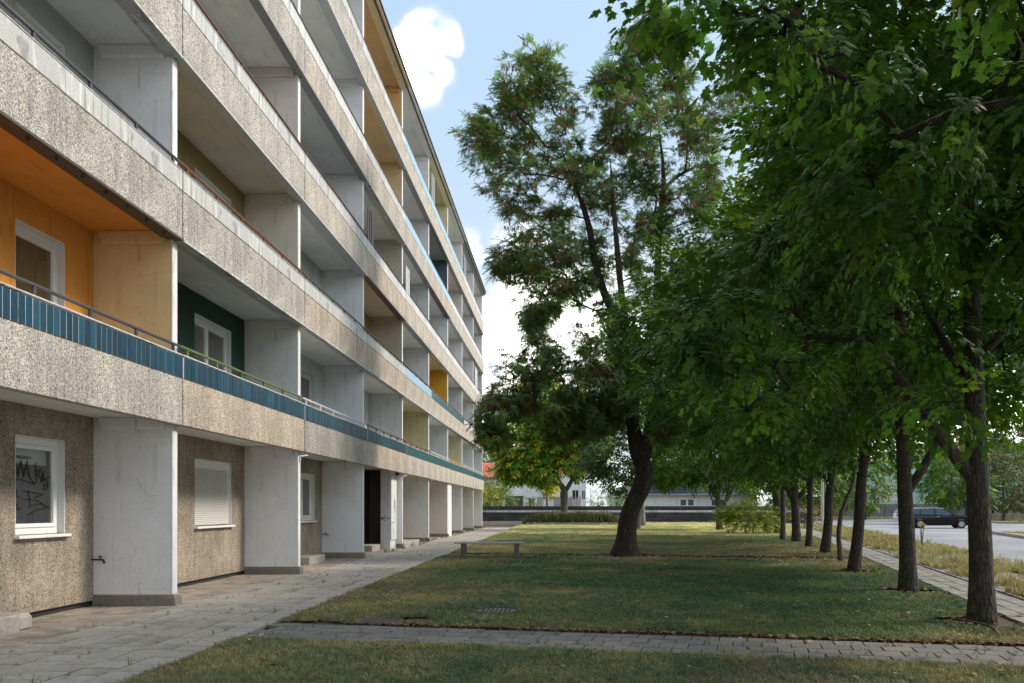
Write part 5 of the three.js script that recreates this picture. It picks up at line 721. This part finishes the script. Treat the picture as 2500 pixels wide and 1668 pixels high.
{ // gable house
  const d = 112, x0 = -8.4, x1 = -2.8, px = -5.9, h = thing('gable_house', 'white gabled house behind the wall left of the yellowing tree', 'house', [-5.6, 0, -d]);
  const s = new THREE.Shape([[x0, -0.1], [x1, -0.1], [x1, 3.3], [px, 6.15], [x0, 4.0]].map(([x, y]) => new THREE.Vector2(x, y))), g = new THREE.ExtrudeGeometry(s, { depth: 9, bevelEnabled: false }); g.translate(0, 0, -d - 9); part(h, 'wall', uvWorld(g), wallW);
  tiled([x0 - 0.35, 3.72, -d + 0.35], [x0 - 0.35, 3.72, -d - 9.2], [px, 6.25, -d - 9.2], [px, 6.25, -d + 0.35], 9, 20, darkRoof, h); tiled([x1 + 0.4, 2.9, -d + 0.35], [x1 + 0.4, 2.9, -d - 9.2], [px, 6.25, -d - 9.2], [px, 6.25, -d + 0.35], 10, 20, darkRoof, h);
  win(h, -6.3, 3.2, -d, 1.0, 0.5, M.pvcs); win(h, -4.3, 2.2, -d, 0.9, 1.2);
  single('garden_shed', mg([bx(-7, -4.9, -0.06, 2.75, -100, -102), bx(-7.1, -4.8, 2.76, 2.86, -99.9, -102.1)]), metal(0.05, 0.06, 0.075), [-6, 0, -101], 'dark grey box-shaped shed in front of the gabled house', 'shed');
}
function roofHouse(name, label, x0, x1, d, eave, ridge, depth, roof, rows, cols, wins) {
  const h = thing(name, label, 'house', [(x0 + x1) / 2, 0, -d]); part(h, 'wall', bx(x0, x1, -0.1, eave, -d, -d - depth, 0.02), wallW);
  tiled([x0 - 0.4, eave - 0.1, -d + 0.4], [x1 + 0.4, eave - 0.1, -d + 0.4], [x1 + 0.4, ridge, -d - depth / 2], [x0 - 0.4, ridge, -d - depth / 2], rows, cols, roof, h); tiled([x1 + 0.4, eave - 0.1, -d - depth - 0.4], [x0 - 0.4, eave - 0.1, -d - depth - 0.4], [x0 - 0.4, ridge, -d - depth / 2], [x1 + 0.4, ridge, -d - depth / 2], rows, 10, roof, h);
  for (const s of [x0, x1]) part(h, 'gable', raw([[s, eave, -d], [s, eave, -d - depth], [s, ridge - 0.15, -d - depth / 2]]), wallW);
  for (const [x, y, w, hh] of wins) win(h, x, y, -d, w, hh); return h;
}
{
  const h = roofHouse('red_roof_house', 'white house with a bright red tiled roof beside the end of the block', -22, -3.2, 135, 6.4, 8.9, 9, redRoof, 10, 60, [[-10.6, 5.4, 0.9, 1.1], [-8.9, 5.4, 0.9, 1.1], [-15, 5.4, 0.9, 1.1]]);
  for (const x of [-11.6, -8.3]) part(h, 'skylight', bx(x, x + 0.9, 7.6, 7.66, -132.2, -131.3), dkGlass);
  roofHouse('white_house', 'tall white house with paired windows behind the yellowing tree trunk', -1.4, 3.3, 125, 6.8, 9, 8, redRoof, 10, 18, [[1.7, 3.4, 1.0, 1.5], [1.9, 5.6, 0.9, 1.5], [-0.2, 3.4, 0.9, 1.4], [2.9, 3.4, 0.5, 1.4]]);
  roofHouse('red_brown_roof_house', 'large house with a ribbed brown-red roof at the far right', 72, 112, 172, 8.5, 15.2, 14, roofTile(0.25, 0.1, 0.075), 16, 60, [[84, 6, 1.4, 1.6], [92, 6, 1.4, 1.6]]);
}
{ // white outbuilding with dark hipped roof
  const d = 100, x0 = 9.1, x1 = 23, e = 3.02, h = thing('outbuilding', 'long low white outbuilding with a dark glinting tiled roof', 'outbuilding', [16, 0, -d]);
  part(h, 'wall', bx(x0, x1, -0.1, e, -d, -d - 9), wallG); part(h, 'gutter', bx(x0 - 0.5, x1 + 0.5, e - 0.1, e + 0.1, -d + 0.45, -d + 0.62), M.greyMetal);
  tiled([x0 - 0.5, e, -d + 0.5], [x1 + 0.5, e, -d + 0.5], [x1 - 3, e + 4.4, -d - 4.5], [x0 + 3.2, e + 4.4, -d - 4.5], 16, 44, darkRoof, h); tiled([x0 - 0.5, e, -d - 9.5], [x0 - 0.5, e, -d + 0.5], [x0 + 3.2, e + 4.4, -d - 4.5], [x0 + 3.19, e + 4.4, -d - 4.5], 14, 26, darkRoof, h);
  for (const x of [14.2, 15.1, 17.9, 18.8]) win(h, x, 2.08, -d, 0.78, 0.85, metal(0.08, 0.11, 0.11), false);
  const g = thing('lean_to', 'pale gabled lean-to between the round-headed tree and the locust trunk', 'shed', [8, 0, -106]); part(g, 'wall', bx(5.6, 9.2, -0.06, 2.9, -105, -109), wallG); tiled([5.2, 2.6, -104.6], [9.3, 3.0, -104.6], [9.3, 4.8, -108], [8.2, 4.8, -108], 8, 12, roofTile(0.3, 0.28, 0.27), g);
}
{ // trampoline
  const x = -0.6, d = 94, r = 2.4, t = thing('trampoline', 'garden trampoline with black poles and a grey safety net', 'trampoline', [x, 0, -d]);
  const q = new THREE.TorusGeometry(r, 0.05, 6, 30); q.rotateX(Math.PI / 2); q.translate(x, 0.95, -d); part(t, 'rim', uvWorld(q), M.iron);
  for (let i = 0; i < 8; i++) { const a = (i / 8) * 6.283 + 0.2; part(t, 'pole', rod([x + r * Math.cos(a), -0.05, -d + r * Math.sin(a)], [x + (r + 0.05) * Math.cos(a), 2.75, -d + (r + 0.05) * Math.sin(a)], 0.03), M.iron); }
  const n = new THREE.CylinderGeometry(r - 0.03, r - 0.03, 1.6, 24, 1, true); n.translate(x, 1.85, -d); part(t, 'net', uvWorld(n), new THREE.MeshStandardMaterial({ color: C(0.12, 0.12, 0.13), transparent: true, opacity: 0.45, side: THREE.DoubleSide }));
  part(t, 'mat', cyl(x, 0.9, 0.92, -d, r - 0.1, r - 0.1, 30), M.iron);
}
const lampPost = (x, d, h, label, r = 0.06, m = M.lightMetal) => { const g = thing('lamp_post', label, 'lamp post', [x, 0, -d]); part(g, 'mast', cyl(x, -0.1, h, -d, r, r * 0.75, 10), m); part(g, 'lamp_head', mg([rod([x, h - 0.05, -d], [x - 0.5, h + 0.08, -d + 0.1], 0.035), bx(x - 0.75, x - 0.4, h + 0.03, h + 0.12, -d + 0.02, -d + 0.2, 0.03)]), m); };
lampPost(3.1, 97, 3.7, 'small garden lamp post behind the dark wall'); lampPost(24.6, 80, 6.2, 'pale concrete street lamp mast at the roadside', 0.15, M.step);

// ---------- across the road ----------
{
  const d = 124, b = thing('workshop_building', 'pale teal corrugated workshop with a grey plinth across the road', 'building', [56, 0, -d]);
  part(b, 'plinth', bx(40, 74, -0.06, 2.0, -d + 0.1, -d - 6), conc(0.2, 0.205, 0.215)); const tl = paint(0.42, 0.58, 0.57); for (let i = 0; i < 34; i++) part(b, 'cladding_sheet', bx(40 + i, 40.97 + i, 2.0, 8.4, -d, -d - 0.2 - (i % 2) * 0.03, 0.03), tl); part(b, 'wall_core', bx(40.1, 73.9, 1.9, 8.3, -d - 0.3, -d - 6), tl);
  for (const [x, y] of [[49.3, 3.5], [61, 4]]) { const g = group(b, 'window', [x, y, -d]); part(g, 'frame', bx(x - 1.2, x + 1.2, y - 1, y + 1, -d - 0.05, -d + 0.05), M.pvc); for (let i = 0; i < 4; i++) for (let k = 0; k < 5; k++) part(g, 'pane', bx(x - 1.1 + i * 0.56, x - 1.1 + i * 0.56 + 0.46, y - 0.92 + k * 0.37, y - 0.92 + k * 0.37 + 0.29, -d + 0.051, -d + 0.07), dkGlass); }
  const f = thing('mesh_fence', 'dark green wire mesh fence along the far side of the road', 'fence', [45, 0, -117]); for (let i = 0; i < 15; i++) part(f, 'post', bx(32 + i * 2.1, 32.07 + i * 2.1, 0.05, 2.0, -117.04, -116.96), M.iron); for (let k = 0; k < 9; k++) part(f, 'wire', bx(32, 61.5, 0.25 + k * 0.2, 0.262 + k * 0.2, -117.01, -116.99, 0.001), M.iron);
  const hut = thing('timber_hut', 'brown timber hut seen between two maple trunks', 'hut', [37, 0, -122]); part(hut, 'wall', bx(34.5, 39.5, -0.06, 2.9, -121, -124), std(C(0.16, 0.075, 0.04))); for (let i = 0; i < 14; i++) part(hut, 'board', bx(34.5 + i * 0.357, 34.5 + i * 0.357 + 0.33, 0.1, 2.9, -120.99, -120.95, 0.006), std(C(0.17, 0.08, 0.045))); part(hut, 'roof', bx(34, 40, 2.9, 3.1, -120.4, -124.5), M.roofing);
}
{ // timber fence and low brick wall at the far right
  const d = 126, f = thing('timber_fence', 'weathered yellow timber fence with dark posts at the far right', 'fence', [72, 0, -d]), R = rng(761), sl = [[0.4, 0.31, 0.19], [0.36, 0.28, 0.17], [0.43, 0.34, 0.22]].map((c) => std(C(...c)));
  for (let i = 0; i < 90; i++) part(f, 'slat', bx(63 + i * 0.2, 63 + i * 0.2 + 0.17, 0.25, 1.75 + 0.03 * R(), -d, -d + 0.04, 0.006), sl[i % 3]); for (let i = 0; i < 6; i++) part(f, 'post', bx(62.9 + i * 3.6, 63.15 + i * 3.6, 0, 1.95, -d - 0.1, -d + 0.14), M.iron); part(f, 'plinth', bx(62.9, 81.2, 0, 0.24, -d - 0.1, -d + 0.1), M.step); part(f, 'rail', mg([bx(63, 81, 0.5, 0.6, -d - 0.06, -d - 0.002), bx(63, 81, 1.4, 1.5, -d - 0.06, -d - 0.002)]), sl[1]);
  const w = thing('brick_wall', 'low reddish brick wall behind the front of the car', 'wall', [45, 0, -92]); part(w, 'wall_core', bx(42, 58, 0.05, 0.72, -92.1, -92.3), M.step); for (let r = 0; r < 5; r++) for (let i = 0; i < 40; i++) part(w, 'brick', bx(42 + i * 0.4 + (r % 2) * 0.2, 42.385 + i * 0.4 + (r % 2) * 0.2, 0.1 + r * 0.13, 0.22 + r * 0.13, -92.1, -91.98, 0.008), brownMats[(i * 7 + r * 3) % 3]); part(w, 'coping', bx(41.95, 58.4, 0.755, 0.81, -92.35, -91.94), M.step);
}
// background trees, each with its own crown
for (const [x, d, h, rx, ry, mat, kind, sc, label] of [
  [36, 78, 4.6, 3, 2.4, 'maple', 'maple', 2, 'low-hanging street tree behind the black car'], [44, 92, 5, 3.6, 3.4, 'dark', 'oval', 1.9, 'dark street tree between the workshop and the brick wall'], [46, 88, 4.0, 3, 2.6, 'sage', 'oval', 1.6, 'greyish tree with ivy standing over the low brick wall'], [52, 102, 4.5, 4, 3.5, 'dark', 'oval', 1.8, 'dark roadside tree right of the car'], [64, 132, 7.5, 5, 6.5, 'dark', 'oval', 2.2, 'dark tall tree behind the left end of the timber fence'], [72, 134, 8.5, 5, 7.2, 'sage', 'oval', 2.2, 'brown-tinged tree behind the timber fence'], [81, 140, 8.5, 6, 7.2, 'dark', 'oval', 2.2, 'dark tree behind the far end of the timber fence'], [30, 98, 5.2, 4.2, 3.8, 'fresh', 'maple', 2.2, 'sunlit green street tree beyond the lamp mast'], [38, 106, 5.6, 4.2, 3.8, 'fresh', 'maple', 2.2, 'leafy street tree in front of the teal workshop'], [24, 92, 5.4, 4, 4, 'maple', 'maple', 2.2, 'green tree at the right end of the dark wall'], [19, 108, 7.5, 5.5, 5.5, 'dark', 'oval', 2.2, 'broad dark tree behind the white outbuilding'], [59, 112, 5.5, 4, 4.2, 'maple', 'maple', 2.2, 'street tree standing right of the workshop window'], [-15, 150, 6.5, 3.5, 3.5, 'dark', 'oval', 2.2, 'small dark treetop above the red roof'], [13, 104, 7, 4, 5, 'maple', 'maple', 2.2, 'tree rising over the left end of the outbuilding roof'], [-2.5, 118, 4.8, 2, 1.8, 'gold', 'oval', 1.6, 'small yellow tree right of the gabled house'], [-9.6, 106, 4.3, 1.8, 1.5, 'sage', 'oval', 1.6, 'brownish small tree in front of the gabled house'],
]) { const s = Math.round(x * 7 + d * 13 + 900); makeTree({ name: 'background_tree', label, seed: s, bark: barkGrey, stems: [[[x, 0, -d, 0.18], [x + 0.1, h * 0.4, -d, 0.15], [x, h * 0.8, -d, 0.1], [x, h + ry * 0.5, -d, 0.04]]], clumps: ellipsoid(rng(s), Math.round(1.9 * rx * ry + 6), [x, h, -d], [rx, ry, rx], 1.7, 0.95), per: 11, attach: 1.6, twigs: false, leaves: [[kind, 1, mat, greenVar(0.1), sc]], flare: 0.1, trunkSeg: 8 }); }

// ---------- goldenrod by the road edge ----------
{
  const x = 13.45, d = 31.6, R = rng(771), g = thing('goldenrod', 'tall goldenrod with a yellow flower head at the road edge', 'flower', [x, 0, -d]);
  const stems = [[0, 0, 0.9], [0.07, 0.03, 0.82], [-0.06, 0.04, 0.78]]; part(g, 'stem', mg(stems.map(([a, b, h]) => rod([x + a * 0.4, -0.03, -d], [x + a, h, -d + b], 0.008, 5))), std(C(0.1, 0.15, 0.04)));
  const l = [], fl = []; for (const [a, b, h] of stems) { for (let i = 0; i < 26; i++) l.push([a * (i / 26), (h * i) / 28, b, R() * 6.28, 0.9, [0.12, 0.18, 0.05]]); for (let i = 0; i < 40; i++) fl.push([a + (R() - 0.5) * 0.13, h + (R() - 0.3) * 0.06, b + (R() - 0.5) * 0.13, R() * 6.28, 0.4, [0.8, 0.6, 0.02]]); }
  scatter('leaves', tuftGeo(16, 3, 0.01, 0.12, 0.016), blade, l, { parent: g }); scatter('flower_head', tuftGeo(17, 8, 0.02, 0.05, 0.012), blade, fl, { parent: g });
}
// ---------- cars ----------
function makeCar(label, [x, d], yaw, colour) {
  const g = thing('estate_car', label, 'car', [x, -0.03, -d]); g.rotation.y = yaw;
  const lac = new THREE.MeshPhysicalMaterial({ color: colour, roughness: 0.9, specularIntensity: 0.1, clearcoat: 0.55, clearcoatRoughness: 0.04 }), glass = new THREE.MeshPhysicalMaterial({ color: C(0.03, 0.05, 0.06), roughness: 0.04, clearcoat: 1 }), rubber = std(C(0.02, 0.02, 0.02)), alloy = std(C(0.55, 0.56, 0.58), { metalness: 0.6, roughness: 0.35 }), trim = std(C(0.5, 0.5, 0.52), { metalness: 0.8, roughness: 0.25 });
  const add = (name, geo, mat, parent = g) => { const m = shade(new THREE.Mesh(geo, mat)); m.name = name; parent.add(m); return m; };
  const W = 0.9, wheels = [1.42, -1.37], s = new THREE.Shape();
  s.moveTo(-2.3, 0.42); s.lineTo(-2.36, 0.62); s.lineTo(-2.33, 0.98); s.lineTo(-2.2, 1.02); s.lineTo(0.95, 0.97); s.quadraticCurveTo(1.8, 0.93, 2.2, 0.76); s.quadraticCurveTo(2.38, 0.66, 2.4, 0.52); s.lineTo(2.36, 0.26); s.lineTo(1.79, 0.22);
  s.absarc(1.42, 0.32, 0.37, -0.27, Math.PI + 0.27, false); s.lineTo(-1.0, 0.2); s.absarc(-1.37, 0.32, 0.37, -0.27, Math.PI + 0.27, false); s.lineTo(-2.28, 0.28); s.closePath();
  const bg = new THREE.ExtrudeGeometry(s, { depth: 2 * W - 0.16, bevelEnabled: true, bevelThickness: 0.08, bevelSize: 0.05, bevelOffset: -0.05, bevelSegments: 4, curveSegments: 20 }); bg.translate(0, 0, -W + 0.08); { const p = bg.attributes.position; for (let i = 0; i < p.count; i++) { const f = Math.max(0, (Math.abs(p.getX(i)) - 1.6) / 0.8); p.setZ(i, p.getZ(i) * (1 - 0.16 * f * f)); } bg.computeVertexNormals(); } const body = add('body', uvWorld(bg), lac);
  // cabin
  const low = [[-2.22, 1.0, 0.8], [-1.9, 1.01, 0.84], [-0.5, 1.0, 0.86], [1.08, 0.96, 0.8]], top = [[-1.95, 1.4, 0.6], [-1.5, 1.46, 0.64], [-0.4, 1.48, 0.66], [0.25, 1.44, 0.62]], quad = (a, b, c, e) => [a, b, c, a, c, e], P = ([a, b, c], sg = 1) => [a, b, c * sg];
  const gl = [], rf = []; for (const sg of [1, -1]) for (let i = 0; i < 3; i++) gl.push(...quad(P(low[i], sg), P(low[i + 1], sg), P(top[i + 1], sg), P(top[i], sg))); gl.push(...quad(P(low[3]), P(low[3], -1), P(top[3], -1), P(top[3])), ...quad(P(low[0], -1), P(low[0]), P(top[0]), P(top[0], -1)));
  for (let i = 0; i < 3; i++) rf.push(...quad(P(top[i]), P(top[i + 1]), P(top[i + 1], -1), P(top[i], -1))); const up = (l, k) => l.map(([a, b, c]) => [a, b + k, c * 1.02]);
  add('windows', raw(gl), glass); add('roof', raw([...up(rf, 0.015), ...rf.map((q) => q)]), lac);
  for (const sg of [1, -1]) { const bar = (a, b, w) => rod([a[0], a[1], a[2] * sg * 1.012], [b[0], b[1], b[2] * sg * 1.012], w, 6); add('pillar', mg([bar(low[3], top[3], 0.035), bar(low[0], top[0], 0.06), bar([-0.35, 1.0, 0.86], [-0.35, 1.475, 0.66], 0.035), bar([-1.35, 1.0, 0.85], [-1.35, 1.46, 0.64], 0.03)]), lac); add('roof_rail', mg([bar(top[0], top[1], 0.02), bar(top[1], top[2], 0.02), bar(top[2], top[3], 0.02)]), trim); const mi = new THREE.SphereGeometry(0.1, 10, 8); mi.scale(0.9, 0.7, 1.1); mi.translate(0.78, 1.02, sg * 1.0); add('mirror', uvWorld(mi), lac); }
  for (const wx of wheels) for (const sg of [1, -1]) {
    const w = new THREE.Group(); w.name = 'wheel'; w.position.set(wx, 0.32, sg * 0.8); g.add(w);
    const ty = new THREE.TorusGeometry(0.245, 0.085, 10, 26); ty.scale(1, 1, 1.25); add('tyre', uvWorld(ty), rubber, w); const disc = new THREE.CylinderGeometry(0.2, 0.2, 0.05, 24); disc.rotateX(Math.PI / 2); add('brake_disc', uvWorld(disc), rubber, w);
    const rim = new THREE.TorusGeometry(0.195, 0.022, 6, 26); rim.translate(0, 0, sg * 0.06); const sp = [uvWorld(rim)]; for (let k = 0; k < 8; k++) { const q = bx(0.03, 0.195, -0.025, 0.025, sg * 0.04, sg * 0.07, 0.006); q.rotateZ((k * Math.PI) / 4); sp.push(q); } add('rim', mg(sp), alloy, w);
  }
  for (const sg of [1, -1]) { add('headlight', bx(2.06, 2.3, 0.62, 0.76, sg * 0.45, sg * 0.76, 0.04), std(C(0.6, 0.62, 0.65), { roughness: 0.1 })); add('tail_light', bx(-2.37, -2.2, 0.78, 0.94, sg * 0.5, sg * 0.82, 0.03), std(C(0.4, 0.015, 0.015), { roughness: 0.2 })); add('door_handle', bx(-0.25, -0.05, 0.83, 0.86, sg * 0.9, sg * 0.925, 0.008), trim); }
  add('grille', bx(2.3, 2.42, 0.5, 0.66, -0.42, 0.42, 0.02), rubber); add('bumper_trim', bx(2.28, 2.41, 0.3, 0.34, -0.7, 0.7, 0.012), trim); add('number_plate', bx(2.41, 2.425, 0.4, 0.5, -0.26, 0.26, 0.004), M.pvc); void body; return g;
}
makeCar('black estate car driving to the right on the road', [27.4, 61.6], -0.2, C(0.006, 0.008, 0.014));
makeCar('silver car mostly hidden behind the black estate car', [31.6, 74], -0.15, C(0.45, 0.5, 0.55));
renderer.render(scene, camera);
